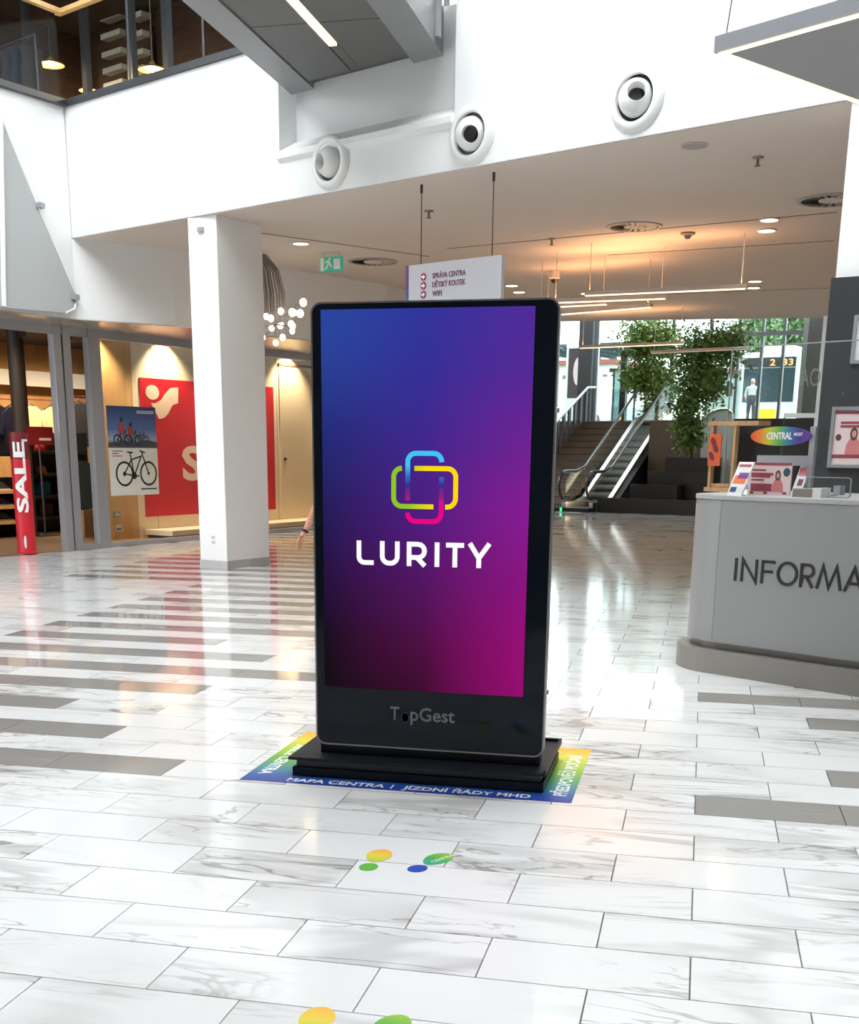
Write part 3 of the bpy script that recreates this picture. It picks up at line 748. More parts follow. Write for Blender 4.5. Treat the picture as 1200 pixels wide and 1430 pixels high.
stroke(lg, [(X0, lcz-.055), (X0, Z1-r_)] + arc(X0+r_, Z1-r_, r_, 180, 90)[1:] + arc(X1-r_, Z1-r_, r_, 90, 0), sw)
lg.build('logo_band', vm, scr)
lg = MB(); stroke(lg, [(X1, lcz+.045), (X1, Z0+r_)] + arc(X1-r_, Z0+r_, r_, 0, -90)[1:] + arc(X0+r_, Z0+r_, r_, 270, 180), sw); lg.build('logo_band', vm, scr)
hz, hx = .080, .1365
A0, A1, B0, B1 = lcx-hx, lcx+hx, lcz-hz, lcz+hz
hm = emis('logo horizontal', [(0, grn), (.22, grn), (.55, rgb(225,215,10)), (.7, ylw), (1, ylw)], 'X', A0, A1)
lg = MB(); stroke(lg, [(lcx-.045, B1), (A1-r_, B1)] + arc(A1-r_, B1-r_, r_, 90, 0)[1:] + arc(A1-r_, B0+r_, r_, 0, -90) + [(lcx+.092, B0)], sw); lg.build('logo_band', emis('logo horizontal warm', [(0, rgb(205,205,20)), (.3, ylw), (1, ylw)], 'X', lcx-.05, A1), scr)
lg = MB(); stroke(lg, [(lcx+.04, B0), (A0+r_, B0)] + arc(A0+r_, B0+r_, r_, 270, 180)[1:] + arc(A0+r_, B1-r_, r_, 180, 90), sw); lg.build('logo_band', hm, scr)
# word on the screen, letters from strokes
M_SCRW = mat('screen white', (0,0,0,1), .4, spec=.1, emit=(1,1,1,1), estr=1.0)
zb, zt = kp(590, 791)[1], kp(590, 757)[1]; h = zt - zb; lw = .0205
def lx_(px): return kp(px, 775)[0]
def letter(strokes):
    mb = MB()
    for s in strokes: stroke(mb, s, lw)
    mb.build('screen_letter', M_SCRW, scr)
a, b = lx_(501.5), lx_(522); letter([[(a, zt), (a, zb+.035)] + arc(a+.025, zb+.01+.025, .025, 180, 270) + [(b, zb+.01)]])
a, b = lx_(534), lx_(555); letter([[(a, zt), (a, zb+.04)] + arc(a+.03, zb+.04, .03, 180, 270) + arc(b-.03, zb+.04, .03, 270, 360) + [(b, zt)]])
a, b = lx_(571.5), lx_(593); zm = zb + h*.36; rr = (zt-.01-zm)/2
letter([[(a, zb), (a, zt-.0102)], [(a-.01, zt-.01), (b-rr, zt-.01)] + arc(b-rr, zt-.01-rr, rr, 90, -90) + [(a, zm)], [(a+.035, zm), (b+.002, zb+.002)]])
a = lx_(610.5); letter([[(a, zb), (a, zt)]])
a, b, c = lx_(623), lx_(635.5), lx_(648); letter([[(a, zt-.01), (c, zt-.01)], [(b, zb), (b, zt-.01)]])
a, b, c = lx_(656), lx_(669), lx_(683.5); letter([[(a, zt), (b, zb+h*.40), (c, zt)], [(b, zb), (b, zb+h*.42)]])
# maker's lettering on the glass
M_KLET = mat('kiosk grey lettering', rgb(120,122,124), .5)
qx, qz = kp(545, 1005); text('T', .088, M_KLET, 'maker_lettering', gp, upright(qx, -.0025, qz), depth=.0008, bold=.0012, width=.042)
qx, qz = kp(573, 1006); text('pGest', .086, M_KLET, 'maker_lettering', gp, upright(qx, -.0025, qz), depth=.0008, bold=.0012, width=.205)
qx, qz = kp(566, 1002); MB().lathe([(.026,.001),(.026,0),(.019,0),(.019,.001)], 24, Matrix.Translation((qx,-.0015,qz)) @ Matrix.Rotation(pi/2,4,'X') @ Matrix.Diagonal((.8,1,1,1))).build('maker_mark', mat('kiosk blue mark', rgb(14,48,72), .4), gp)
qx, qz = kp(600, 424); MB().lathe([(.001,.001),(.006,.001)], 16, Matrix.Translation((qx,-.0012,qz)) @ Matrix.Rotation(pi/2,4,'X')).build('camera_eye', mat('eye', (.06,.06,.07,1), .2), gp)
# foot
M_BASE = mat('black base metal', (.010,.012,.017,1), .45, spec=.25)
bx_ = thing('x', None, None); bpy.data.objects.remove(bx_)
MB().box(-.63, -.115, .078, .555, .52, .092).build('base_tray', M_BASE, ks, bevel=.003)
MB().box(-.63, .50, .092, .555, .52, .105).build('tray_lip', M_BASE, ks); MB().box(.543, -.115, .092, .555, .50, .105).build('tray_lip', M_BASE, ks)
MB().box(-.615, -.1, .001, .545, .5, .042).build('base_plate', M_BASE, ks, bevel=.004)
MB().box(-.60, -.08, .042, .53, .48, .078).build('base_riser', mat('base riser', (.02,.022,.027,1), .4), ks)
MB().box(-.51, .01, .092, .51, .095, .15).build('stand_foot', M_BASE, ks)

# floor sticker under the kiosk
st = thing('floor_sticker', 'rainbow floor sticker with white lettering around the kiosk foot', 'sticker', (-1.965, 4.97, 0.0))
MB().box(0,0,.0004,1.508,.985,.0012).build('film', ramp_mat('sticker rainbow', [(0, rgb(35,58,150)), (.10, rgb(30,80,165)), (.22, rgb(55,135,150)), (.40, rgb(95,165,75)), (.62, rgb(165,200,50)), (.8, rgb(215,205,60)), (1, rgb(235,165,50))], 'Y', .35, 0, 0, .985), st)
for tx, pa, pb, py_ in (('MAPA CENTRA', 394, 533, 1095), ('JÍZDNÍ ŘÁDY MHD', 556, 738, 1108)):
    xa, xb = onz(pa, py_).x + 1.965, onz(pb, py_ + (pb-pa)*.06).x + 1.965
    text(tx, .078, M_PRINTW, 'lettering', st, Matrix.Translation((xa, .03, .0014)), .0003, .0016, width=xb-xa)
xa = onz(545, 1102).x + 1.965; MB().box(xa-.004, .025, .0012, xa+.004, .09, .0017).build('divider', M_PRINTW, st)
text('PŘEDPOVĚĎ POČASÍ', .082, M_PRINTW, 'lettering', st, Matrix.Translation((1.475, .10, .0014)) @ Matrix.Rotation(pi/2, 4, 'Z'), .0003, .002, width=.74)
text('AKCE CENTRA', .082, M_PRINTW, 'lettering', st, Matrix.Translation((.045, .70, .0014)) @ Matrix.Rotation(-pi/2, 4, 'Z'), .0003, .002, width=.58)

# footprint stickers
def ell(cx, cy, a, b, rot, n=28): return [(cx + a*cos(t)*cos(rot) - b*sin(t)*sin(rot), cy + a*cos(t)*sin(rot) + b*sin(t)*cos(rot)) for t in [2*pi*i/n for i in range(n)]]
def foot(x, y, label, cols, rot, letters=None):
    t = thing('footprint_sticker', label, 'sticker', (x, y, 0), rot, 'footprint stickers')
    sole = [(cos(a)*(.048 - .010*(sin(a) < 0)*abs(sin(a))), .175 + sin(a)*.075) for a in [2*pi*i/32 for i in range(32)]]
    MB().prism(sole, .0004, .0012).build('sole', ramp_mat('sole print', [(0, rgb(*cols[1])), (.5, rgb(*cols[2])), (1, rgb(*cols[3]))], 'Y', .4, 0, .10, .25), t)
    MB().prism(ell(0, .045, .034, .042, 0), .0004, .0012).build('heel', mat('heel ' + str(cols[0]), rgb(*cols[0]), .4), t)
    if letters: text(letters, .03, M_PRINTW, 'lettering', t, Matrix.Translation((.012, .13, .0014)) @ Matrix.Rotation(radians(80), 4, 'Z'), .0002)
foot(-1.085, 3.925, 'yellow and orange footprint sticker with green heel facing the kiosk', [(95,178,60),(180,205,60),(225,205,70),(240,170,70)], radians(-2))
foot(-.925, 3.955, 'green footprint sticker with blue heel facing the kiosk', [(35,75,170),(60,160,150),(70,175,70),(150,190,50)], radians(-22), 'CENTRAL')
foot(-.895, 2.60, 'orange and yellow footprint sticker at the start of the trail', [(95,178,60),(180,205,60),(225,200,60),(240,170,60)], radians(2))
foot(-.735, 2.61, 'green footprint sticker with white mark at the start of the trail', [(35,75,170),(60,160,150),(80,170,60),(150,190,50)], radians(-12))

# ================================================================== INFORMATION DESK
DA = radians(-33.7); dd = Vector((.832, -.555)); dn = Vector((.555, .832))
DO = Vector((.172, 8.298)) + dn*.07
DM = frame(DO.x, DO.y, DA)
def desk(px, py, y=0.0):
    P = onv(px, py, (DO.x+dn.x*y, DO.y+dn.y*y), (dn.x, dn.y)); q = DM.inverted() @ P; return q.x, q.z
dk = thing('information_desk', 'white rounded information desk with black lettering and grey plinth', 'desk', (DO.x, DO.y, 0), DA)
def desk_plan(r, front, x1=3.2, depth=1.25, cx=-.1, cy=.37):
    return [(x1, front)] + [(cx + r*cos(radians(a)), cy + r*sin(radians(a))) for a in range(270, 179, -9)] + [(cx-r, depth), (x1, depth)]
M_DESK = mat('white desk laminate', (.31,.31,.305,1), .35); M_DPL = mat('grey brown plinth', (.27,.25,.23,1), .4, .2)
MB().prism(desk_plan(.437, -.067, depth=1.3), 0, .155).build('plinth', M_DPL, dk, bevel=.004)
MB().prism(desk_plan(.33, .04, depth=1.2), .155, .205).build('recess_band', mat('desk recess', (.24,.215,.20,1), .35, .3), dk)
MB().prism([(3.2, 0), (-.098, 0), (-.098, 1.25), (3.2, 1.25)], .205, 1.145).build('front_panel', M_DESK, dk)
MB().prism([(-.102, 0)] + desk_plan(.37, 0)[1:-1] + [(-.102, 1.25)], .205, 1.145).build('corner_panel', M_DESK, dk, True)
MB().prism(desk_plan(.375, -.005), 1.147, 1.175).build('worktop', mat('desk worktop', (.44,.44,.43,1), .3), dk, bevel=.004)
# letters
zl0, zl1 = desk(1026, 811)[1], desk(1027, 779)[1]; H = zl1-zl0
def dx(px, k=0): return desk(px, 796 + (px-1026)*.085)[0]
def dletter(strokes):
    mb = MB()
    for s in strokes: stroke(mb, s, .0185, -.006, 0.0)
    mb.build('letter', M_PRINTK, dk)
ZB, ZT_ = zl0, zl1
a = dx(1028); dletter([[(a, ZB), (a, ZT_)]])
a, b = dx(1037), dx(1056.5); dletter([[(a, ZB), (a, ZT_-.004), (b, ZB+.004), (b, ZT_)]])
a, b = dx(1065), dx(1082); dletter([[(a, ZB), (a, ZT_-.009)], [(a-.009, ZT_-.009), (b, ZT_-.009)], [(a, ZB+H*.52), (b-.012, ZB+H*.52)]])
a, b = dx(1087), dx(1113); rx = (b-a)/2; dletter([[(a+rx+rx*cos(t), ZB+H/2+(H/2-.007)*sin(t)) for t in [2*pi*i/28 for i in range(29)]]])
a, b = dx(1119.5), dx(1136); zm = ZB+H*.45; rr = (ZT_-.009-zm)/2
dletter([[(a, ZB), (a, ZT_-.009)], [(a-.009, ZT_-.009), (b-rr, ZT_-.009)] + arc(b-rr, ZT_-.009-rr, rr, 90, -90) + [(a, zm)], [(b-.045, zm), (b+.002, ZB)]])
a, b, c, d_, e = dx(1142), dx(1149), dx(1158.5), dx(1168), dx(1175.5); dletter([[(a, ZB), (b, ZT_-.006), (c, ZB+.012), (d_, ZT_-.006), (e, ZB)]])
a, b, c = dx(1181), dx(1193), dx(1205.5); dletter([[(a, ZB), (b, ZT_-.006), (c, ZB)], [(a+.028, ZB+H*.33), (c-.028, ZB+H*.33)]])

# ---- things on the desk
TOP = 1.175
def on_desk(px, y):                     # local x where pixel column px meets depth y at the worktop
    return desk(px, 688, y)[0]
def desk_thing(name, label, cat, x, y, rz=0.0, group=None):
    P = DM @ Vector((x, y, 0)); return thing(name, label, cat, (P.x, P.y, TOP), DA + rz, group)
def dz(px, py, y): return desk(px, py, y)[1] - TOP
FACE = -DA*.55                                              # most stands are turned a little towards the passage
M_PINK = mat('pale pink print', rgb(225,200,200), .5); M_WINE = mat('wine red print', rgb(150,60,75), .5)
M_PAPER = mat('paper white', (.72,.72,.71,1), .6); M_SKINP = mat('printed skin tone', rgb(205,150,135), .6); M_HAIRP = mat('printed brown hair', rgb(95,55,45), .6)
M_TEALP = mat('printed teal', rgb(30,80,90), .5)
def poster_lady(parent, x, z, s, y):
    mb = MB(); mb.slab([(x-.30*s,z),(x+.34*s,z),(x+.30*s,z+.35*s),(x+.16*s,z+.62*s),(x-.14*s,z+.62*s),(x-.27*s,z+.35*s)], y-.0016, y-.0006); mb.build('printed_dress', mat('printed pink dress', rgb(205,120,120), .6), parent)
    mb = MB(); mb.slab(ell(x, z+.80*s, .15*s, .26*s, 0, 18), y-.0018, y-.0008); mb.build('printed_hair', M_HAIRP, parent)
    mb = MB(); mb.slab(ell(x+.01*s, z+.80*s, .085*s, .14*s, 0, 18), y-.0026, y-.0018); mb.build('printed_face', M_SKINP, parent)
# promo board
y = .27; x0, x1 = on_desk(1044, y), on_desk(1103, y); hh = dz(1070, 646, y)
t = desk_thing('promo_board', 'pink advertising board with a woman in a pink dress on the desk', 'poster', x0, y, 0.0)
w = x1-x0
MB().box(0, 0, .0, w, .012, hh).build('board', M_PINK, t)
MB().box(0, -.002, hh-.016, w, .0, hh).build('top_stripe', M_WINE, t)
MB().box(0.05, .012, 0, .10, .10, .012).build('foot', M_WPLAST, t); MB().box(w-.10, .012, 0, w-.05, .10, .012).build('foot', M_WPLAST, t)
for zz, ww, th in ((.80,.34,.012),(.69,.52,.016),(.62,.45,.016),(.50,.30,.012),(.36,.50,.05)):
    MB().box(w*.07, -.0014, hh*zz-th, w*(.07+ww), -.0004, hh*zz).build('printed_line', M_WINE, t)
poster_lady(t, w*.70, hh*.12, hh*.62, 0)
MB().slab(ell(w*.90, hh*.72, .025, .028, 0, 20), -.0014, -.0004).build('printed_badge', M_TEALP, t)
for xx in (.10, .43, .88): MB().box(w*xx-.014, -.0014, hh*.05, w*xx+.014, -.0004, hh*.11).build('printed_mark', M_HAIRP, t)
# brochure stands
def brochure(px0, px1, py, y, lean, label, cols):
    x0, x1 = on_desk(px0, y), on_desk(px1, y); h_ = dz((px0+px1)/2, py, y); w = x1-x0
    t = desk_thing('brochure_stand', label, 'brochure', x0, y, .0, 'brochures on the desk')
    mb = MB(); mb.add([(0,0,0),(w,0,0),(w+lean,.08,h_),(lean,.08,h_),(0,.012,0),(w,.012,0),(w+lean,.092,h_),(lean,.092,h_)], [(0,1,2,3),(5,4,7,6),(0,4,5,1),(1,5,6,2),(2,6,7,3),(3,7,4,0)])
    mb.build('leaflet', M_PAPER, t)
    for (a0, a1, b0, b1, c) in cols:
        def P(u, v): return (u*w+lean*v, .08*v-.001, v*h_)
        MB().add([P(a0,b0),P(a1,b0),P(a1,b1),P(a0,b1)], [(0,1,2,3)]).build('printed_patch', mat('leaflet %d %d %d' % c, rgb(*c), .6), t)
    MB().box(-.004, .006, 0, w+.004, .10, .045).build('holder', M_GLASS, t)
brochure(1015, 1036, 645, .10, .03, 'white leaflet with orange and violet print leaning on the desk', [(.1,.9,.35,.6,(225,120,70)),(.3,.95,.5,.68,(130,80,150)),(.1,.9,.85,.93,(170,90,100)),(.1,.5,.1,.25,(60,70,130))])
brochure(1104, 1118, 646, .42, .02, 'narrow white leaflet with pink print right beside the pink board', [(.1,.9,.6,.85,(215,120,130)),(.3,.8,.3,.5,(120,70,80))])
brochure(1037, 1046, 655, .34, .02, 'slim white leaflet standing between the two bigger displays', [(.1,.9,.2,.4,(90,120,150)),(.1,.9,.6,.8,(120,90,60))])
# wooden display stand with orange poster
y = .62; x0, x1 = on_desk(986, y), on_desk(1052, y); hh = dz(1010, 588, y); w = x1-x0
M_OAK = wood('pale oak', rgb(165,125,85), rgb(190,150,105), (8,1,1))
t = desk_thing('display_stand', 'wooden frame display stand with an orange leaflet on the desk end', 'stand', x0, y)
MB().box(-.02, 0, hh-.03, w, .16, hh).build('top_board', M_OAK, t)
for xx in (0, w*.48): MB().box(xx, .01, .03, xx+.022, .05, hh-.03).build('upright', M_OAK, t)
MB().box(-.02, 0, 0, w*.55, .16, .03).build('base_board', M_OAK, t)
o = MB().box(.0, -.006, .18, w*.26, .006, .40).build('leaflet', mat('orange leaflet', rgb(205,90,45), .6), t)
for q in ((.2,.3),(.5,.55),(.3,.75)): MB().slab(ell(w*.26*q[0]+.01, .18+.22*q[1], .02, .035, .5, 12), -.008, -.0062).build('printed_figure', mat('printed maroon', rgb(120,35,35), .6), o)
MB().box(.02, .02, .032, w*.45, .14, .055).build('tray', M_OAK, t)
# oval rainbow sign on grey stand
y = .45; x0, x1 = on_desk(1043, y), on_desk(1126, y); zc = dz(1085, 609, y); w = x1-x0
t = desk_thing('oval_sign', 'oval rainbow coloured sign reading CENTRAL on a grey metal stand', 'sign', x0, y)
MB().slab(ell(w/2, zc, w/2, .062, 0, 40), -.006, .006).build('plate', ramp_mat('oval rainbow', [(0, rgb(215,75,45)), (.16, rgb(225,120,40)), (.32, rgb(190,190,60)), (.48, rgb(95,165,75)), (.66, rgb(50,110,160)), (.82, rgb(75,45,130)), (1, rgb(100,60,150))], 'X', .4, 0, 0, w), t)
text('CENTRAL', .062, M_PRINTW, 'lettering', t, upright(w*.28, -.0065, zc-.02), .0006, .0015, width=w*.42)
text('MOST', .028, M_PRINTW, 'lettering', t, upright(w*.73, -.0065, zc+.002), .0006, .0005, width=w*.14)
MB().box(w-.015, .008, 0.0, w+.025, .12, .012).build('foot_arm', M_ALU, t); MB().box(w-.015, .008, 0, w+.025, .04, zc+.06).build('post', M_ALU, t)
MB().box(w*.12, .008, zc-.19, w-.015, .03, zc-.125).build('crossbar', M_ALU, t)
MB().box(w*.25, .09, 0, w+.12, .2, .012).build('foot_plate', M_ALU, t)
# grey tray, flat screen and glass guards
y = .20; x0 = on_desk(1107, y); x1 = on_desk(1146, y)
t = desk_thing('paper_tray', 'low grey box tray beside the oval sign stand', 'tray', x0, y, 0)
MB().box(0, 0, 0, (x1-x0)*.72, .14, .05).build('box', mat('tray taupe', rgb(135,125,115), .5), t); MB().prism([((x1-x0)*.72,0),(x1-x0,.01),(x1-x0-.01,.15),((x1-x0)*.72,.15)], 0, .06).build('side_bin', M_WPLAST, t); MB().box(0,.0,.05,(x1-x0)*.72,.14,.054).build('lid', M_ALU, t)
y = .30; x0, x1 = on_desk(1125, y), on_desk(1188, y)
t = desk_thing('glass_guard', 'low clear glass guard standing on the desk before the charcoal cladding', 'glass screen', x0, y)
h_ = dz(1150, 666, y)
MB().slab(rrect(0, .0, x1-x0, h_, .02), 0, .008).build('pane', M_GLASS, t)
MB().ring(rrect(0, 0, x1-x0, h_, .02), rrect(.006, .006, x1-x0-.006, h_-.006, .016), -.001, .009).build('edge', mat('glass edge', (.30,.33,.32,1), .2), t)
y = .84; x0, x1 = on_desk(1008, y), on_desk(1200, y)
t = desk_thing('glass_screen', 'tall clear glass screen standing along the middle of the desk', 'glass screen', x0, y)
h_ = dz(1100, 480, y)
MB().box(0, 0, 0.0, x1-x0+.6, .01, h_).build('pane', M_GLASS, t)
MB().box(0, -.001, h_-.008, x1-x0+.6, .011, h_).build('edge', mat('glass edge', (.3,.33,.32,1), .2), t); MB().box(0, -.001, 0, .006, .011, h_).build('edge', mat('glass edge', (.3,.33,.32,1), .2), t)
for xx in (.2, .9): MB().box(xx, -.03, 0, xx+.05, .04, .06).build('clamp', M_ALU, t)
xq, zq = desk(1117, 540, y); text('AO', .17, mat('frosted letter', (.16,.165,.165,1), .5), 'glass_lettering', t, upright(xq-x0, -.002, zq-TOP), .0004, width=.15)

# ---- charcoal cladding with posters around the right column
cl = thing('column_cladding', 'charcoal wall cladding with framed posters behind the information desk', 'cladding', (RC[0]-.04, RC[1]-.10, 0), radians(-19.5))
MB().box(0, 0, 0, 2.6, .10, 2.765).build('front_panel', mat('charcoal laminate', (.028,.028,.031,1), .5), cl)
MB().box(0, .10, 0, .06, .8, 2.765).build('side_panel', mat('charcoal laminate', (.028,.028,.031,1), .5), cl)
CM = frame(RC[0]-.04, RC[1]-.10, radians(-19.5)); cn = (CM.to_3x3() @ Vector((0,1,0)))
def clad(px, py, y=0.0):
    b = CM @ Vector((0, y, 0)); P = onv(px, py, (b.x, b.y), (cn.x, cn.y)); q = CM.inverted() @ P; return q.x, q.z
def framed(px0, py0, py1, w, label, full):
    x0, zt = clad(px0, py0, -.02); zb = clad(px0-4, py1, -.02)[1]; hgt = zt-zb
    P = CM @ Vector((x0, -.001, zb)); t = thing('framed_poster', label, 'poster', P, radians(-19.5), 'posters on the cladding')
    MB().ring([(0,0),(w,0),(w,hgt),(0,hgt)], [(.025,.025),(w-.025,.025),(w-.025,hgt-.025),(.025,hgt-.025)], -.025, 0).build('frame', M_ALU, t)
    MB().box(.025, -.012, .025, w-.025, -.004, hgt-.025).build('sheet', M_PINK if full else M_PAPER, t)
    if full:
        MB().box(.03, -.0135, hgt*.88, w-.03, -.012, hgt*.93).build('printed_band', M_WINE, t)
        MB().box(.03, -.0135, hgt*.16, w-.03, -.012, hgt*.22).build('printed_band', M_WINE, t)
        for zz in (.76, .70): MB().box(w*.18, -.0135, hgt*zz-.02, w*.82, -.012, hgt*zz).build('printed_line', M_WINE, t)
        MB().slab(ell(w*.16, hgt*.5, .022, .026, 0, 16), -.0135, -.012).build('printed_badge', M_HAIRP, t); MB().slab(ell(w*.84, hgt*.5, .022, .026, 0, 16), -.0135, -.012).build('printed_badge', M_TEALP, t)
        poster_lady(t, w*.44, hgt*.22, hgt*.42, -.012)
    else: MB().box(.1, -.0135, hgt*.3, w-.1, -.012, hgt*.6).build('printed_picture', M_WINE, t)
framed(1163, 568, 653, .42, 'silver framed pink poster with a woman in a pink dress', True)
framed(1194, 440, 508, .42, 'silver framed white poster high on the charcoal cladding', False)
q = clad(1178, 550); MB().lathe([(.001,.006),(.01,.005),(.012,.0)], 14, Matrix.Translation((q[0], 0, q[1])) @ Matrix.Rotation(pi/2,4,'X')).build('screw_cap', M_STEEL, cl, True)

# ================================================================== SPORTS SHOP
M_SHWOOD = wood('shop light wood', rgb(196,150,96), rgb(214,172,118), (1.2,1.2,.25), .5)
M_CREAM = mat('cream panel', rgb(232,214,184), .6); M_RED = mat('sale red', rgb(200,22,38), .5); M_DKRED = mat('dark red', rgb(120,20,32), .5)
M_SFLOOR = wood('shop floor', rgb(120,98,80), rgb(140,115,94), (1,5,1), .4)
struct(MB(SF).box(-9, .0, .0, 14, 8, .012).build('floor_shop', M_SFLOOR))
bw = MB(SF); bw.box(-9, 6.0, 0, 12, 6.1, 3.4); struct(bw.build('wall_shop', M_SHWOOD), 'wood panelled back wall of the sports shop')
struct(MB(SF).box(-9, .1, 3.35, 14, 8, 3.45).build('ceiling_shop', mat('shop ceiling', (.05,.045,.04,1), .8)))
struct(MB(SF).box(2.86, .9, 0, 3.60, .98, 3.35).build('wall_window', M_SHWOOD), 'light wood panel at the shop window')
dw = MB(SF); dw.box(3.60, .9, 0, 12, .98, 3.35); dwo = struct(dw.build('wall_display', M_CREAM), 'cream display wall behind the shop window')
for u in (4.05, 5.6, 7.3, 9.0): MB(SF).box(u-.004, .897, .12, u+.004, .9, 3.3).build('panel_joint', mat('panel joint', rgb(150,130,105), .8), dwo)
struct(MB(SF).box(12, .1, 0, 12.1, 8, 3.4).build('wall_shop_end', M_CREAM))
# display platform
dp = thing('display_platform', 'low cream display platform inside the shop window', 'platform', tuple(SF @ Vector((3.7, .28, .012))), SA)
MB().box(0, 0, .05, 7, .6, .13).build('deck', M_CREAM, dp); MB().box(.05, .05, 0, 6.95, .58, .05).build('toe_kick', M_DARK, dp)
# the glazed front
sf = thing('shop_front', 'aluminium framed glass shop front of the sports shop', 'shop front', tuple(SF @ Vector((0, 0, 0))), SA)
for u0, u1 in ((1.16, 1.30), (1.33, 1.47), (1.80, 2.03), (5.15, 5.30), (8.6, 8.75)):
    MB().box(u0, -.04, .0, u1, .07, 3.045).build('mullion', M_ALU, sf, bevel=.006)
MB().box(-9, -.03, 2.93, 12, .06, 3.045).build('header_rail', M_ALU, sf)
for u0, u1 in ((1.47, 1.80), (2.03, 5.15), (5.30, 8.6), (8.75, 12)):
    MB().box(u0, -.03, .0, u1, .06, .07).build('sill_rail', M_ALU, sf)
    MB().box(u0, .01, .07, u1, .02, 2.93).build('glass_pane', M_SHOPGL, sf)
# lights in the window: real recessed lamps over the display wall
for i, u in enumerate((2.75, 4.3, 5.9, 7.6, 9.4)):
    P = SF @ Vector((u, .62, 3.34))
    t = thing('window_spot', 'small round lamp lighting the %s of the shop window' % ('wood panel', 'logo side of the red banner', 'hidden middle of the red banner', 'plain door', 'far end')[i], 'lamp', P, SA, 'shop window lamps')
    MB().lathe([(.05,0),(.05,-.05),(.04,-.055)], 16).build('housing', M_WPLAST, t, True); MB().lathe([(.001,-.058),(.038,-.058)], 16).build('lens', M_SPOT, t)
    spot('window_beam', (P.x, P.y, P.z-.08), tuple(SF @ Vector((u, .9, .8))), 260, (1, .80, .55), 100, .05)
# red banner
bn = thing('sale_banner', 'red sale banner with cream logo and lettering on the display wall', 'banner', tuple(SF @ Vector((0, .885, 0))), SA)
u0, zt = shop(195, 527, .88); u1 = shop(382, 540, .88)[0]; zb = shop(205, 722, .88)[1]
MB().box(u0, 0, zb, u1, .012, zt).build('cloth', M_RED, bn)
M_CRP = mat('cream print', rgb(235,205,180), .6)
a = shop(213, 548, .88); MB().slab(ell(a[0], a[1], .155, .115, 0, 24), -.004, -.0005).build('logo_dot', M_CRP, bn)
sw_ = [shop(x, y, .88) for x, y in ((249,541),(238,542),(231,550),(225,559),(218,563),(211,563),(216,572),(222,585),(229,584),(235,578),(241,566),(249,563))]
MB().slab(sw_, -.004, -.0005).build('logo_swoosh', M_CRP, bn)
us_, ue_ = shop(255, 647, .88)[0], shop(373, 647, .88)[0]; zs0 = shop(262, 669, .88)[1]; zs1 = shop(262, 624, .88)[1]
text('SALE', (zs1-zs0)/.70, M_CRP, 'lettering', bn, upright(us_, -.002, zs0), .001, .025, width=ue_-us_)
# dividing door
u0, zt = shop(390, 510, .88); dr = struct(MB(SF).box(u0, .885, .13, u0+.95, .9, zt).build('door_1', mat('cream door', rgb(222,200,168), .55)), 'flush cream door in the display wall')
MB(SF).box(u0-.02, .872, zt, u0+1.0, .9, zt+.04).build('door_head', mat('door head', rgb(110,92,70), .6), dr)
q = SF @ Vector((u0+.12, .88, 1.25)); MB().ball(q, .035, 12, 8).build('door_lock', M_BLACK, dr, True)
# bicycle poster on the glass
x0, zt = shop(148, 566, -.005); x1, zb = shop(222, 690, -.005)
bpst = thing('bicycle_poster', 'poster with riders above and a black bicycle below on the shop glass', 'poster', tuple(SF @ Vector((x0, -.012, zb))), SA)
w, h = x1-x0, zt-zb
up_ = MB().box(0, 0, h*.535, w, .008, h).build('photo_sheet', ramp_mat('poster sky', [(0, rgb(96,98,105)), (.12, rgb(110,112,120)), (.2, rgb(150,165,190)), (.45, rgb(80,110,165)), (1, rgb(40,62,112))], 'Z', .5, 0, h*.535, h), bpst)
lo_ = MB().box(0, 0, 0, w, .008, h*.535).build('product_sheet', mat('poster white', rgb(222,222,212), .5), bpst)
MB().slab([(0,h*.545),(w,h*.545),(w,h*.60),(w*.8,h*.63),(w*.55,h*.60),(w*.3,h*.62),(0,h*.59)], -.002, 0).build('printed_ground', mat('printed ground', rgb(70,70,78), .6), up_)
def ringp(mb, cx, cz, r, t, y0=-.003, y1=-.0005, n=26): 
    return mb.ring([(cx+(r+t/2)*cos(2*pi*i/n), cz+(r+t/2)*sin(2*pi*i/n)) for i in range(n)], [(cx+(r-t/2)*cos(2*pi*i/n), cz+(r-t/2)*sin(2*pi*i/n)) for i in range(n)], y0, y1)
def bike(mb, x, z, s, t):
    ringp(mb, x, z, .165*s, t*1.4); ringp(mb, x+.50*s, z, .165*s, t*1.4)
    for pl in ([(x,z),(x+.20*s,z-.03*s),(x+.36*s,z+.25*s),(x+.15*s,z+.20*s),(x,z)], [(x+.20*s,z-.03*s),(x+.13*s,z+.30*s)], [(x+.37*s,z+.31*s),(x+.50*s,z)], [(x+.07*s,z+.31*s),(x+.19*s,z+.30*s)], [(x+.33*s,z+.33*s),(x+.44*s,z+.30*s)], [(x+.20*s,z-.03*s),(x+.30*s,z-.035*s)]):
        stroke(mb, pl, t, -.003, -.0005)
    mb.slab(ell(x, z, .035*s, .035*s, 0, 12), -.003, -.0005); mb.slab(ell(x+.5*s, z, .025*s, .025*s, 0, 12), -.003, -.0005); mb.slab(ell(x+.2*s, z-.03*s, .05*s, .05*s, 0, 12), -.003, -.0005)
    return mb
bike(MB(), w*.29, h*.245, w*1.0, .022).build('printed_bicycle', M_PRINTK, lo_)
for zz, ww, c in ((.505,.22,M_PRINTK),(.478,.12,M_PRINTK),(.45,.20,M_RED)): MB().box(w*.06, -.002, h*zz-.012, w*(.06+ww), -.0005, h*zz).build('printed_line', c, lo_)
MB().box(w*.62, -.002, h*.06, w*.95, -.0005, h*.075).build('printed_line', M_PRINTK, lo_); MB().box(w*.05, -.002, .01, w, -.0005, .02).build('printed_line', M_PAPER, lo_)
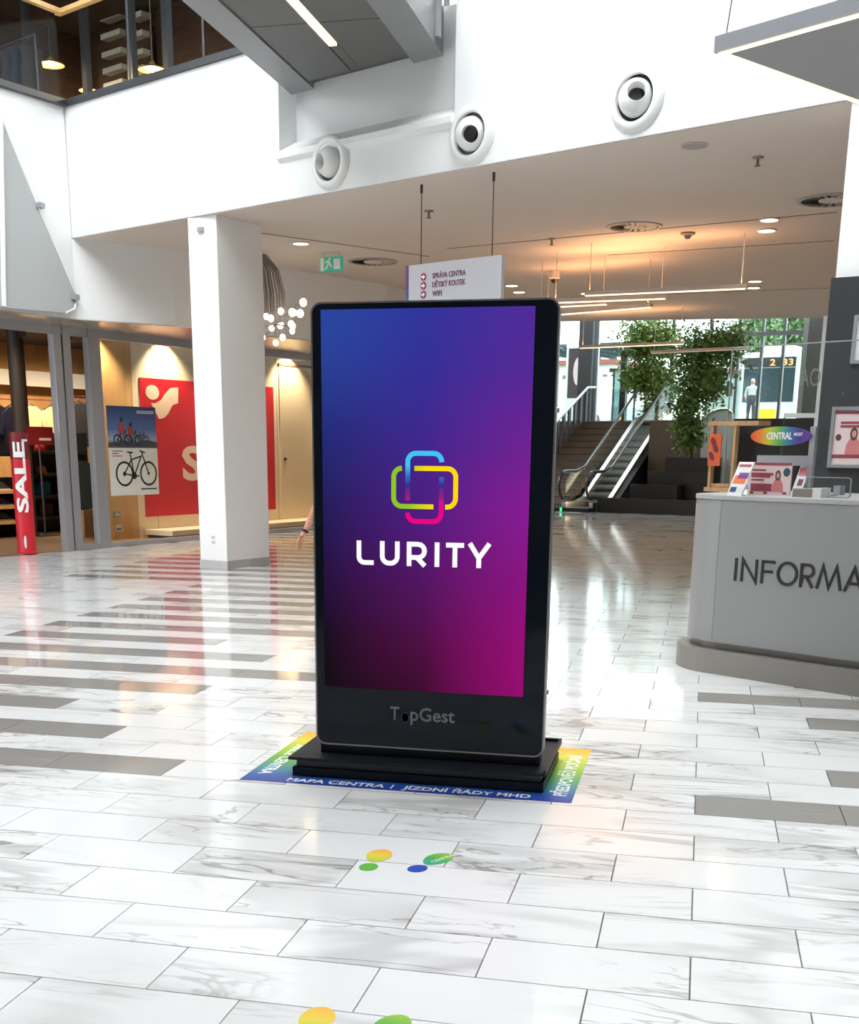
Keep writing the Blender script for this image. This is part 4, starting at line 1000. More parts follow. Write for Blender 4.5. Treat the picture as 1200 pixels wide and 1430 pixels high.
for (bx2, s2, c) in ((.18,.42,(45,45,52)),(.40,.40,(40,42,48)),(.60,.34,(60,66,85))): bike(MB(), w*bx2, h*.625, w*s2, .016).build('printed_bicycle', mat('printed bike %d' % c[0], rgb(*c), .6), up_)
for (xx, zz, s2) in ((.27,.70,.16),(.45,.68,.12)):
    f = MB().slab([(w*xx-.04,h*zz),(w*xx+.05,h*zz),(w*xx+.06,h*(zz+s2*.55)),(w*xx-.02,h*(zz+s2*.8)),(w*xx-.06,h*(zz+s2*.5))], -.004, -.0015).build('printed_rider', mat('printed jersey', rgb(165,60,50), .6), up_)
    MB().slab(ell(w*xx+.01, h*(zz+s2*.95), .03, .035, 0, 14), -.004, -.0015).build('printed_helmet', mat('printed helmet', rgb(45,45,60), .6), up_)
for zz in (.955,.935): MB().box(w*.6, -.002, h*zz-.012, w*.96, -.0005, h*zz).build('printed_line', M_PRINTW, up_)
# small stickers on the wood panel
for px, py, lab, c in ((164,718,'small grey notice stuck on the wood panel under the bicycle poster',(150,165,165)),(166,738,'small white notice lowest on the wood panel',(200,195,190))):
    u, z = shop(px, py, .89); t = thing('notice', lab, 'notice', tuple(SF @ Vector((u-.07, .888, z-.05))), SA, 'notices on the wood panel')
    MB().box(0, 0, 0, .14, .01, .10).build('sheet', mat('notice %d' % c[0], rgb(*c), .6), t); MB().box(.02, -.002, .03, .12, 0, .05).build('printed_line', M_PRINTK if c[0] > 160 else M_PAPER, t)

# ---- inside the shop
def sthing(name, label, cat, u, v, group=None, rz=0.0): return thing(name, label, cat, tuple(SF @ Vector((u, v, .012))), SA + rz, group)
# SALE advertising column in the doorway
P = onz(42.5, 774); q = SF.inverted() @ P
sc_ = sthing('sale_column', 'red round SALE advertising column standing in the shop doorway', 'advertising column', q.x, q.y + .06)
hz_ = .012; Rr = .125; Ht = onv(30, 604, sc_.location, SN).z
MB().lathe([(.14,0),(.14,.02),(Rr,.03),(Rr,Ht-.03),(.001,Ht-.03)], 32).build('tube', M_RED, sc_, True)
MB().lathe([(Rr+.004,Ht-.36),(Rr+.004,Ht-.01),(.001,Ht-.01)], 32).build('top_band', M_DKRED, sc_, True)
MB().box(-.06, -.131, Ht-.13, .03, -.12, Ht-.10).build('band_mark', M_PAPER, sc_)
view = atan2(-sc_.location.y, -sc_.location.x) - SA                    # front of the tube faces the mall
def wrap_text(body, size, zc, m, length):
    o = text(body, size, m, 'lettering', sc_, None, .001, .007, 'LEFT', width=length)
    bm = bmesh.new(); bm.from_mesh(o.data)
    for k in range(1, 12): bmesh.ops.bisect_plane(bm, geom=bm.verts[:]+bm.edges[:]+bm.faces[:], plane_co=(0, size*.72*k/12, 0), plane_no=(0, 1, 0))
    bm.to_mesh(o.data); bm.free()
    for v in o.data.vertices:                                # runs upward, bent round the tube, letter tops to the left
        x, y, d = v.co.x, v.co.y, v.co.z
        an_ = view - .12 + (size*.35 - y) / Rr
        v.co = Vector(((Rr+.007+d)*cos(an_), (Rr+.007+d)*sin(an_), zc + x))
    return o
zs_a, zs_b = onv(42, 716, sc_.location, SN).z, onv(36, 618, sc_.location, SN).z
wrap_text('SALE', .20, zs_a, M_PRINTW, zs_b - zs_a)
MB().ball((Rr*cos(view-.1), Rr*sin(view-.1), .16), .04, 10, 8, (.5,.5,2.2)).build('band_mark', M_PAPER, sc_, True)
# dark steel column
u, z = shop(30, 600, 2.6); dc = sthing('steel_column', 'dark round steel column inside the shop', 'column', u, 2.6)
MB().lathe([(.13,0),(.13,3.33)], 20).build('shaft', mat('dark column', (.04,.03,.028,1), .5), dc, True); MB().lathe([(.17,0),(.17,.05),(.13,.06)], 20).build('base', M_DARK, dc, True)
# brand band over the wall bays
vv = 5.6
u0, z0_ = shop(-20, 538, vv); u1, z1_ = shop(128, 521, vv)
bd = sthing('brand_board', 'long white brand board over the clothes rails', 'sign', u0, vv)
MB().box(0, 0, z0_+.02, 4.6, .04, z0_+.30).build('board', M_PAPER, bd)
for x in (.7, 2.7, 3.9): MB().slab([(x-.08,z0_+.08),(x+.08,z0_+.08),(x,z0_+.24)], -.004, 0).build('brand_mark', M_PRINTK, bd)
text('Cmp', .18, M_PRINTK, 'lettering', bd, upright(2.85, -.002, z0_+.10), .001, .004)
# rails with shirts and jackets
def garment(parent, name, x, y, z, c, s=1.0, wide=.24):
    mb = MB(); zt = z
    o = [(-.05,0),(-.10,-.015),(-wide*.95,-.10),(-wide*1.25,-.42),(-wide*1.0,-.45),(-wide*.78,-.24),(-wide*.8,-.72),(wide*.8,-.72),(wide*.78,-.24),(wide*1.0,-.45),(wide*1.25,-.42),(wide*.95,-.10),(.10,-.015),(.05,0)]
    mb.slab([(x+a*s, zt+b*s) for a, b in o], y-.05, y+.05)
    g = mb.build(name, mat('cloth %d %d %d' % c, rgb(*c), .85), parent, recalc=True, bevel=.012)
    MB().tube([(x-.18*s, y, zt-.05), (x, y, zt+.04), (x+.18*s, y, zt-.05)], .010, 6).build('hanger', M_BLACK, g)
    MB().tube([(x, y, zt+.04), (x, y, zt+.12)], .005, 5).build('hook', M_STEEL, g)
def rail(u, v, L, label, items, z):
    t = sthing('garment_rail', label, 'clothes rail', u, v, 'garment rails in the shop')
    MB().tube([(0,0,0),(0,0,z+.12),(L,0,z+.12),(L,0,0)], .016, 8).build('rail_frame', M_DKRED, t, True)
    for i, (x, c, s) in enumerate(items): garment(t, 'garment', x, .02*(i % 2), z, c, s)
u, zz = shop(28, 566, 4.6); rail(u-.1, 4.6, 1.75, 'garment rail with cream shirts beside the dark steel column', [(.35,(240,222,178),1),(.85,(236,214,170),1),(1.35,(232,208,160),1)], zz-.02)
u, zz = shop(-10, 566, 3.9); rail(u-.9, 3.9, 1.5, 'garment rail with navy jackets at the shop entrance', [(.5,(28,32,60),1.15),(1.0,(22,25,40),1.15),(1.3,(30,36,70),1.1)], zz-.02)
u, zz = shop(100, 563, 4.2); rail(u-.05, 4.2, 1.0, 'garment rail with charcoal jackets behind the narrow pane', [(.22,(52,52,58),1.1),(.5,(40,42,50),1.1),(.8,(60,58,60),1.0)], zz)
# shelving with shoes and caps
def shelf_unit(u, v, L, n, label, z0, dz_, c, plank, cols):
    t = sthing('shelf_unit', label, 'shelf', u, v, 'shelves in the shop')
    for s in (0, L-.03): MB().box(s, 0, 0, s+.03, .45, z0+dz_*n).build('side_panel', c, t)
    for j in range(n): MB().box(.03, 0, z0+dz_*j, L-.03, .45, z0+dz_*j+.05).build('plank', plank, t)
    MB().box(.03, .43, 0, L-.03, .45, z0+dz_*n).build('back_panel', M_BLACK, t)
    return t
u, _ = shop(8, 745, 2.6); s1 = shelf_unit(u-1.3, 2.5, 1.75, 3, 'low display shelf with pale wooden planks near the shop entrance', .22, .24, M_BLACK, M_SHWOOD, None)
u, _ = shop(62, 740, 3.0); s2 = shelf_unit(u-.2, 3.0, 1.3, 4, 'dark shelf unit with coloured caps and bags', .22, .36, M_BLACK, M_DARK, None)
rs = random.Random(11)
def item(name, label, cat, u, v, z, c, kind, s=1.0, group='goods in the sports shop'):
    t = thing(name, label, cat, tuple(SF @ Vector((u, v, z))), SA + rs.uniform(-.3,.3), group)
    m = mat('goods %d %d %d' % c, rgb(*c), .7)
    if kind == 'cap':
        MB().lathe([(.10*s,0),(.105*s,.04*s),(.09*s,.10*s),(.05*s,.14*s),(.001,.15*s)], 18).build('crown', m, t, True)
        MB().prism([(-.09*s,-.05*s),(-.07*s,-.16*s),(0,-.19*s),(.07*s,-.16*s),(.09*s,-.05*s)], .0, .012*s).build('peak', m, t)
    elif kind == 'bag':
        MB().box(-.16*s,-.1*s,0,.16*s,.1*s,.26*s).build('body', m, t, bevel=.035*s)
        MB().tube([(-.08*s,0,.25*s),(-.06*s,0,.34*s),(.06*s,0,.34*s),(.08*s,0,.25*s)], .012*s, 6).build('strap', M_BLACK, t, True); MB().box(-.1*s,-.115*s,.03*s,.1*s,-.1*s,.13*s).build('pocket', m, t)
    elif kind == 'shoe':
        MB().slab([(-.14*s,.015),(.14*s,.015),(.14*s,.05*s),(.06*s,.075*s),(.0,.12*s),(-.10*s,.12*s),(-.14*s,.08*s)], -.045*s, .045*s).build('upper', m, t, bevel=.012*s); MB().box(-.145*s,-.05*s,0,.15*s,.05*s,.018*s).build('sole', M_PAPER, t)
zsh = lambda j, z0, dz_: .012 + z0 + dz_*j + .05
UU = shop(62, 740, 3.0)[0]
for j, row in enumerate(([('bag',(60,20,40),'plum sports bag on the lowest dark shelf'),('bag',(40,25,50),'violet sports bag on the lowest dark shelf')], [('bag',(20,95,125),'teal sports bag on the dark shelf unit'),('bag',(95,25,45),'burgundy sports bag on the dark shelf unit')], [('cap',(190,120,70),'tan cap lying on the dark shelf unit'),('cap',(60,30,60),'purple cap lying on the dark shelf unit')], [('cap',(205,40,30),'bright red cap on top of the dark shelf unit'),('cap',(200,140,100),'sandy cap on top of the dark shelf unit')])):
    for i, (kd, c, lab) in enumerate(row): item('sports_bag' if kd == 'bag' else 'cap', lab, 'bag' if kd == 'bag' else 'cap', UU + .2 + .5*i, 3.2, zsh(j, .22, .36), c, kd, .88)
US = shop(8, 745, 2.6)[0] - 1.3
for j in range(3):
    for i in range(4): item('shoe', ('black','dark blue','charcoal')[j] + ' running shoe on the ' + ('lowest','middle','upper')[j] + ' pale plank', 'shoe', US + .3 + .36*i, 2.72, zsh(j, .22, .24), [(25,25,30),(30,35,60),(50,50,55)][j], 'shoe', 1.0, 'running shoes on the %s plank' % ('lowest','middle','upper')[j])
u, z = shop(55, 618, 2.4); rb_ = sthing('promo_sign', 'dark red promotional panel on a thin stand beside the sale column', 'sign', u-.25, 2.4)
z = shop(55, 618, 2.4)[1]; zz1 = shop(55, 597, 2.4)[1]
MB().box(0, 0, z-.05, .55, .02, zz1).build('panel', M_DKRED, rb_); MB().tube([(.27,.03,0),(.27,.03,z)], .015, 8).build('pole', M_DARK, rb_, True); MB().box(.1,-.1,0,.45,.15,.015).build('foot', M_DARK, rb_); MB().box(.25,-.003,z+.02,.5,0,z+.06).build('printed_line', M_PINK, rb_)
# teal paddle board behind the narrow pane
u0, zt = shop(104, 645, 1.9); u1, zb = shop(131, 704, 1.9)
pbd = sthing('paddle_board', 'teal rounded board standing behind the narrow shop pane', 'board', (u0+u1)/2, 1.9)
wd = (u1-u0)/2
MB().slab(rrect(-wd-.08, zb-.1, wd+.02, zt, .2, 8), -.03, .03).build('board', mat('teal board', rgb(70,100,108), .4), pbd, True); MB().box(-.2,-.15,0,.2,.15,zb-.1).build('stand', M_OAK, pbd)
# track lamps
for px, py, v, lab in ((31,466,2.2,'round track lamp shining beside the steel column'), (96,471,2.6,'round track lamp shining high behind the narrow pane'), (93,481,3.2,'round track lamp shining deeper behind the narrow pane')):
    u, z = shop(px, py, v); P = SF @ Vector((u, v, z)); t = thing('track_lamp', lab, 'lamp', P, SA, 'shop track lamps')
    d = (Vector((0,0,CAM_H)) - P).normalized(); d = (SF.to_3x3().inverted() @ d); qm = Vector((d.x, d.y, -.6)).normalized().to_track_quat('Z','Y').to_matrix().to_4x4()
    MB().lathe([(.001,-.16),(.05,-.15),(.06,0),(.052,.01)], 18, qm).build('housing', M_BLACK, t, True); MB().lathe([(.001,.004),(.05,.004)], 18, qm).build('lens', M_SPOT, t)
    MB().tube([(0,0,.02),(0,0,3.34-z)], .012, 6).build('stem', M_BLACK, t)
for u, v, e in ((1.6, 1.6, 160), (3.4, 3.6, 260), (5.0, 3.8, 260), (6.6, 3.8, 240)):
    P = SF @ Vector((u, v, 3.3)); spot('track_beam', P, tuple(SF @ Vector((u+.1, v+1.2, .5))), e, (1, .76, .48), 130, .12)
tr = sthing('light_track', 'black ceiling light track inside the shop', 'light track', -3, 2.6); MB().box(0, 0, 3.24, 7, .05, 3.29).build('track', M_BLACK, tr)
for x in (.5, 3.5, 6.5): MB().box(x, .015, 3.29, x+.03, .035, 3.34).build('hanger', M_BLACK, tr)

# ================================================================== GLASS HALL BEYOND THE PASSAGE
HA = radians(-18.4); H0 = (-3.35, 30.2); HF = frame(H0[0], H0[1], HA); hn = (HF.to_3x3() @ Vector((0,1,0)))
def hall(px, py, y=0.0):
    b = HF @ Vector((0, y, 0)); P = onv(px, py, (b.x, b.y), (hn.x, hn.y)); q = HF.inverted() @ P; return q.x, q.z
def hthing(name, label, cat, x, y, z=0.0, group=None, rz=0.0): return thing(name, label, cat, tuple(HF @ Vector((x, y, z))), HA + rz, group)
LZ = 2.2                                                     # street level landing
M_STAIR = mat('brown stone step', rgb(118,98,80), .5, noise=.08, nscale=5); M_BRN = mat('dark brown cladding', (.016,.013,.012,1), .5)
# landing and its front wall
lm = MB(HF); lm.box(-6, 4.95, 0, 12, 7.2, LZ); lm.box(.95, 3.2, 0, 12, 4.95, LZ)
struct(lm.build('floor_landing', M_STAIR), 'brown stone landing at street level')
struct(MB(HF).box(2.6, 3.0, 0, 12, 3.2, LZ+.02).build('wall_landing', M_BRN), 'dark brown wall under the landing')
hc = MB(HF); hc.box(-8, -6, 7.0, 12, 4.4, 7.2); struct(hc.build('ceiling_hall', M_CEIL))  # stops short of the street front, an invented opening to light trees and stairs
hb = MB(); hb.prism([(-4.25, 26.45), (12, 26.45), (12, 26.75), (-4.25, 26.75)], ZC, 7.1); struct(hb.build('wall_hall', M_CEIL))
x0r = hall(1129, 500, 5.8)[0]; struct(MB(HF).box(x0r, 5.6, LZ, x0r+2.5, 5.9, 7).build('wall_hall_right', mat('hall grey wall', (.12,.125,.12,1), .6)))
struct(MB(HF).box(-3.9, .2, 0, -3.65, 6.0, 7).build('wall_hall_left', mat('hall side wall', (.35,.33,.31,1), .7)))
# stairs
stt = hthing('staircase', 'wide brown stone staircase rising to the street doors', 'stairs', -3.6, .35)
NS = 13; rise = LZ/NS; tread = 4.6/NS
for i in range(NS): MB().box(0, tread*i, 0, 3.5, 4.6, rise*(i+1)).build('step', M_STAIR, stt) if i == 0 else MB().box(0, tread*i, rise*i, 3.5, tread*(i+1)+.02, rise*(i+1)).build('step', M_STAIR, stt)
for i in range(NS): MB().box(0, tread*i-.012, rise*(i+1)-.03, 3.5, tread*i, rise*(i+1)-.002).build('nosing', mat('step nosing', rgb(70,58,48), .5), stt)
hr = hthing('stair_railing', 'dark stair railing with pale handrail and thick balusters', 'railing', -1.55, .35)
MB().tube([(0,.4,rise*1+.95),(0,4.5,LZ+.92),(0,5.0,LZ+.94)], .035, 10).build('handrail', mat('pale handrail', (.62,.62,.6,1), .3, .4), hr, True)
for i in range(1, NS, 1): MB().box(-.03, tread*i+.1, rise*(i+1), .03, tread*i+.22, rise*(i+1)+.86).build('baluster', M_DARK, hr)
# escalator
es = hthing('escalator', 'escalator with glass balustrades, black handrails and bright steel skirt', 'escalator', .0, .0)
EW = .82; e0, e1, eh = 1.0, 1.0+LZ/math.tan(radians(30)), LZ   # incline start and end
def prof(off, y0=-.1, y1=5.75):
    return [(y0, off), (e0-.25, off), (e0+.25, off+.10), (e1-.25, eh+off-.10), (e1+.25, eh+off), (y1, eh+off)]
def strip(x0, x1, lo, hi, y0=-.1, y1=5.75):
    a = prof(lo, y0, y1); b = prof(hi, y0, y1); mb = MB(); n = len(a)
    mb.add([(x0,p[0],p[1]) for p in a]+[(x0,p[0],p[1]) for p in b]+[(x1,p[0],p[1]) for p in a]+[(x1,p[0],p[1]) for p in b],
           [f for i in range(n-1) for f in ((i,i+1,n+i+1,n+i),(2*n+i+1,2*n+i,3*n+i,3*n+i+1),(n+i,n+i+1,3*n+i+1,3*n+i),(i+1,i,2*n+i,2*n+i+1))]+[(0,n,3*n,2*n),(n-1,3*n-1,4*n-1,2*n-1)])
    return mb
M_SKIRT = mat('escalator steel', (.62,.63,.64,1), .25, .9); M_HRUB = mat('handrail rubber', (.05,.05,.052,1), .25)
for x in (0, EW-.10):
    strip(x, x+.10, -.02, .22, .05).build('skirt', M_SKIRT, es)
    strip(x+.04, x+.055, .22, .90, .15).build('glass_balustrade', glass('escalator glass', (.92,.95,.94,1), .5), es)
    pts = [(x+.048, p[0], p[1]) for p in prof(.95, .1)]
    nose = [(x+.048, .1 - .36*sin(t), .62 + .33*cos(t)) for t in [pi*i/10 for i in range(0, 11)]]
    MB().tube(nose[::-1] + pts[1:], .033, 8).build('handrail', M_HRUB, es, True)
    MB().tube([(q[0], q[1], q[2]-.035) for q in pts], .016, 6).build('handrail_guide', M_SKIRT, es, True)
strip(.10, EW-.10, -.35, -.02, .0).build('step_band', mat('escalator step', (.08,.08,.085,1), .5, .4), es)
for i in range(14):
    k = i/13; y = e0 + (e1-e0)*k; MB().box(.11, y-.02, eh*k-.03, EW-.11, y+.30, eh*k+.03).build('step', mat('escalator tread', (.18,.18,.19,1), .4, .6), es)
strip(EW-.11, EW-.10, .06, .21, e0, e1).build('skirt_glow', mat('skirt glow', (1,.8,.5,1), .4, emit=(1,.80,.5,1), estr=5.0), es)  # emission put on the inner skirt to stand for its bright steel
MB().box(.1, -.5, .0, EW-.1, .3, .015).build('comb_plate', M_SKIRT, es)
MB().box(-.04, -.3, 0, EW+.04, .1, .1).build('newel_base', M_BLACK, es)
MB().box(.12, -.31, .02, .17, -.3, .1).build('direction_lamp', mat('green lamp', (0,.5,.1,1), .4, emit=(.05,1,.25,1), estr=2), es)
strip(EW, EW+.06, -1.2, -.02, .6).build('side_cladding', M_BRN, es)
# stepped planters
def planter(px0, px1, pyt, y, d, label):
    x0, x1 = hall(px0, pyt, y)[0], hall(px1, pyt, y)[0]; zt = hall((px0+px1)/2, pyt, y)[1]
    t = hthing('planter_box', label, 'planter', x0, y, 0, 'stepped planter boxes')
    MB().box(0, 0, 0, x1-x0, .05, zt).build('front_panel', M_BRN, t); MB().box(0, .05, 0, .05, d, zt).build('side_panel', M_BRN, t); MB().box(x1-x0-.05, .05, 0, x1-x0, d, zt).build('side_panel', M_BRN, t)
    MB().box(.05, .05, 0, x1-x0-.05, d, zt-.04).build('soil', mat('soil', (.03,.022,.016,1), .95, noise=.3, nscale=30), t)
    return t, zt
planter(835, 978, 697, .10, .45, 'long low dark planter box along the hall floor')
planter(880, 946, 677, .56, .45, 'dark planter box in the second tier')
planter(906, 990, 659, 1.05, .45, 'dark planter box in the third tier')
pt4, zp4 = planter(930, 990, 639, 1.55, 1.0, 'tallest dark planter box carrying the trees')
# trees
M_LEAF = mat('tree leaf', (.15,.26,.06,1), .5, noise=.5, nscale=3); M_BARK = mat('tree bark', (.10,.07,.045,1), .9)
def tree(label, base, clumps, n, trunk, seed, leaf=.09, leafm=None, cat='tree'):
    t = thing('potted_tree', label, cat, base); r = random.Random(seed); mb = MB(); B = Vector(base)
    for k in range(n):
        c, rad = r.choice(clumps) if False else clumps[min(len(clumps)-1, int(r.random()**1.0*len(clumps)))]
        v = Vector((r.gauss(0,.48), max(-1, min(1, r.gauss(0,.48))), r.gauss(0,.48)))
        p = Vector(c) - B + Vector((v.x*rad[0], v.y*rad[1], v.z*rad[2]))
        a = Vector((r.gauss(0,1), r.gauss(0,1), r.gauss(0,.6)-.5)).normalized(); b = a.orthogonal().normalized(); b = (b*cos(k)+a.cross(b)*sin(k)); s = leaf*r.uniform(.6,1.3)
        mb.add([p, p+a*s*.5+b*s*.22, p+a*s, p+a*s*.5-b*s*.22], [(0,1,2,3)])
    tag(mb.build('foliage', leafm or M_LEAF, t), kind='stuff')
    MB().tube([Vector(q)-B for q in trunk], [.035 - .02*i/(len(trunk)-1) for i in range(len(trunk))], 8).build('trunk', M_BARK, t, True)
    for i, (c, rad) in enumerate(clumps):
        mid = Vector(trunk[len(trunk)//2])-B
        MB().tube([mid, mid.lerp(Vector(c)-B, .6)+Vector((0,0,.1)), Vector(c)-B], [.014,.01,.004], 5).build('branch', M_BARK, t, True)
    return t
def hp(px, py, y): x, z = hall(px, py, y); return HF @ Vector((x, y, z))
y = 1.9; b0 = hp(966, 640, y); b0.z = zp4-.04
cls = [(hp(985,480,y),(.62,.6,.45)),(hp(1005,500,y),(.55,.5,.5)),(hp(965,500,y),(.5,.5,.5)),(hp(1020,475,y),(.42,.4,.35)),(hp(970,535,y),(.5,.45,.5)),(hp(995,535,y),(.42,.4,.45)),(hp(962,565,y),(.40,.35,.5)),(hp(960,595,y),(.30,.3,.45)),(hp(966,610,y),(.26,.25,.3))]
tree('tall slender potted tree with drooping green crown in the highest planter', tuple(b0), cls, 9500, [b0, hp(964,600,y), hp(970,540,y), hp(988,490,y)], 5, .125)
y = 5.2; b1 = hp(912, 600, y); b1.z = LZ
cls = [(hp(905,462,y),(.75,.45,.45)),(hp(925,475,y),(.6,.45,.45)),(hp(895,480,y),(.5,.4,.4)),(hp(905,520,y),(.65,.45,.5)),(hp(925,535,y),(.5,.45,.5)),(hp(890,530,y),(.4,.35,.35)),(hp(918,570,y),(.4,.3,.5))]
tb = tree('broad leafy potted tree standing on the landing beside the street door', tuple(b1), cls, 8000, [b1, hp(913,560,y), hp(910,510,y), hp(908,465,y)], 9, .135, mat('young leaf', (.20,.32,.07,1), .5, noise=.5, nscale=3))
MB().lathe([(.22,-.0),(.26,.4),(.24,.4),(.22,.36),(.001,.36)], 20).build('pot', M_DARK, tb, True)
# pale balustrade of a second escalator
sl_ = [hall(x, yy, 2.75) for x, yy in ((980,645),(980,590),(990,579),(1003,574),(1016,573),(1023,579),(1024,645))]
eb = hthing('escalator_balustrade', 'pale rounded end panel of a second escalator behind the planters', 'balustrade', sl_[0][0], 2.75, 0)
MB().slab([(p[0]-sl_[0][0], max(p[1], 0.0)) for p in sl_[:1]] and [(0, 0)] + [(p[0]-sl_[0][0], p[1]) for p in sl_[1:-1]] + [(sl_[-1][0]-sl_[0][0], 0)], 0, .12).build('panel', mat('pale panel', (.72,.77,.78,1), .4), eb, True)
stp = [(p[0]-sl_[0][0], -.0, p[1]+.02) for p in sl_[1:-1]]; MB().tube(stp, .035, 8).build('handrail', M_STEEL, eb, True)

# glass street front
fa_ = hthing('glass_facade', 'tall glass street front with grey mullions and black door frame', 'facade', 0, 6.0, LZ)
def fxz(px, py): x, z = hall(px, py, 6.0); return x, z - LZ
M_MUL = mat('facade grey', (.16,.18,.19,1), .4, .3)
xs_ = [fxz(p, 520)[0] for p in (770, 905, 938, 990, 1030, 1062, 1092)]
xa, xb = fxz(813, 520)[0], fxz(832, 520)[0]; MB().box(xa, -.3, 0, xb, .1, 4.8).build('pillar', mat('facade pillar', (.10,.115,.125,1), .5), fa_); MB().box(xb, -.1, 0, xb+.10, .0, 4.8).build('mullion', M_ALU, fa_)
for x in xs_: MB().box(x-.035, -.06, 0, x+.035, .06, 4.8).build('mullion', M_MUL, fa_)
xd0, xd1 = fxz(869, 520)[0], fxz(877, 520)[0]; zd = fxz(885, 490)[1]
MB().box(xd0, -.1, 0, xd1, .08, zd).build('door_jamb', M_BLACK, fa_); MB().box(xd0, -.1, zd-.15, fxz(906, 520)[0], .08, zd).build('door_lintel', M_BLACK, fa_)
MB().box(-4.5, -.05, 0, x0r+.1, .05, .06).build('sill', M_ALU, fa_)
zt_ = fxz(1075, 466)[1]; MB().box(xs_[3], -.05, zt_-.05, x0r, .05, zt_+.05).build('transom', M_MUL, fa_)
MB().box(-4.5, -.05, 4.7, x0r+.1, .05, 4.85).build('head_rail', M_MUL, fa_)
allx = sorted(xs_ + [xa, xb, xd0, -4.5, x0r]);
for p, q in zip(allx[:-1], allx[1:]):
    if q - p > .12: MB().box(p+.03, -.004, .06, q-.03, .004, 4.7).build('glass_pane', M_FGLASS, fa_)
MB().box(fxz(1121,520)[0], -.25, 0, fxz(1128,520)[0], .1, 4.8).build('pillar', mat('pale pillar', (.38,.42,.42,1), .5), fa_)

# white framed glass leaf beside the cladding
A = ony(1095, 580, 12.4); B = ony(1141, 580, 12.4); zt = ony(1152, 441, 12.4).z
gl = thing('glass_door_leaf', 'clear glass panel with thin white frame beside the charcoal cladding', 'glass panel', (B.x, B.y, 0), 0)
MB().box(-.015, 0, 0, .015, .04, zt).build('frame_post', M_WPLAST, gl); MB().box(A.x-B.x, 0, A.z-.02, -.015, .04, A.z+.02).build('frame_rail', M_WPLAST, gl)
MB().box(A.x-B.x, 0, 0, A.x-B.x+.015, .03, A.z-.02).build('frame_leg', M_DARK, gl); MB().box(A.x-B.x, .015, A.z+.02, -.015, .021, zt).build('pane', M_GLASS, gl)

# ================================================================== STREET OUTSIDE
ground = MB(HF).box(-60, 7.2, LZ-.3, 70, 120, LZ-.06).build('street_ground', mat('asphalt', (.22,.22,.22,1), .9, noise=.1)); struct(ground, 'grey street paving outside the glass front')
def st_at(px, py, y): return hp(px, py, y)
# bus
yb = 20.0; bx0, bzb = hall(1030, 590, yb); bx1, bzt = hall(1118, 492, yb); bwid = bx1-bx0
bz = LZ-.06; bus = thing('city_bus', 'white city bus with orange destination digits on the street', 'bus', tuple(HF @ Vector((bx0, yb, bz))), HA)
bhh = max(2.9, bzt - bz)
MB().box(0, 0, .35, bwid, 11, bhh).build('body', mat('bus white', (.72,.73,.74,1), .4), bus, bevel=.12)
MB().box(.12, -.02, bhh*.38, bwid-.12, .02, bhh*.80).build('windscreen', mat('bus glass', (.03,.05,.06,1), .1), bus)
MB().box(.12, -.03, bhh*.81, bwid-.12, .01, bhh*.93).build('display', M_BLACK, bus)
text('2  33', bhh*.11, mat('led orange', (1,.3,.1,1), .5, emit=(1,.32,.10,1), estr=2.5), 'display_digits', bus, upright(bwid*.5, -.034, bhh*.83), .002, .006, width=bwid*.4)
MB().box(bwid*.36, -.02, .42, bwid*.66, .02, .85).build('front_flap', mat('bus yellow', rgb(245,205,30), .5), bus)
for xx in (.25, bwid-.45): MB().box(xx, -.02, .55, xx+.25, .02, .72).build('headlight', M_SPOT, bus)
for xx in (-.02, bwid-.28): MB().lathe([(.48,0),(.48,.3),(.2,.3)], 20, Matrix.Translation((xx,2.2,.48)) @ Matrix.Rotation(pi/2,4,'Y')).build('wheel', M_BLACK, bus, True)
MB().tube([(.1,-.05,bhh*.9),(-.25,-.25,bhh*.85),(-.3,-.3,bhh*.6)], .04, 8).build('mirror_arm', M_BLACK, bus, True); MB().box(-.42,-.34,bhh*.45,-.2,-.24,bhh*.62).build('mirror', M_BLACK, bus)
MB().box(bwid*.2, 1.0, bhh, bwid*.8, 3.5, bhh+.28).build('roof_unit', mat('bus white', (.72,.73,.74,1), .4), bus, bevel=.08)
# van
vv_ = st_at(838, 585, 22); vz = LZ-.06
van = thing('delivery_van', 'white delivery van parked beyond the street doors', 'van', (vv_.x-.9, vv_.y, vz), radians(-60))
MB().slab([(0,.35),(4.6,.35),(4.65,.95),(4.0,1.15),(3.3,2.1),(.1,2.15),(0,1.0)], -.9, .9).build('body', mat('van white', (.75,.77,.82,1), .35), van, bevel=.08)
for s in (-.92, .9): MB().slab([(2.2,1.2),(3.6,1.2),(3.15,1.95),(2.2,1.95)], s, s+.02).build('side_window', M_BLACK, van)
for xx in (.9, 3.7):
    for s in (-.92, .72): MB().lathe([(.33,0),(.33,.2),(.15,.2)], 18, Matrix.Translation((xx,s,.33)) @ Matrix.Rotation(-pi/2,4,'X')).build('wheel', M_BLACK, van, True)
# bus shelter
A = st_at(853, 590, 14); B = st_at(869, 590, 14)
sh = thing('bus_shelter', 'dark green glazed bus shelter outside the doors', 'shelter', (A.x, A.y, LZ-.06), HA)
hh = st_at(860, 512, 14).z - LZ; ww = (B-A).length
MB().box(-.1, -.1, hh-.12, ww+.1, 1.3, hh).build('roof', mat('shelter green', (.03,.07,.065,1), .5), sh)
for xx, yy in ((0,0),(ww-.06,0),(0,1.1),(ww-.06,1.1)): MB().box(xx, yy, 0, xx+.06, yy+.06, hh-.12).build('post', M_DARK, sh)
MB().box(.06, .02, .15, ww-.06, .04, hh-.15).build('glass_wall', glass('green glass', (.25,.42,.40,1), 1), sh)
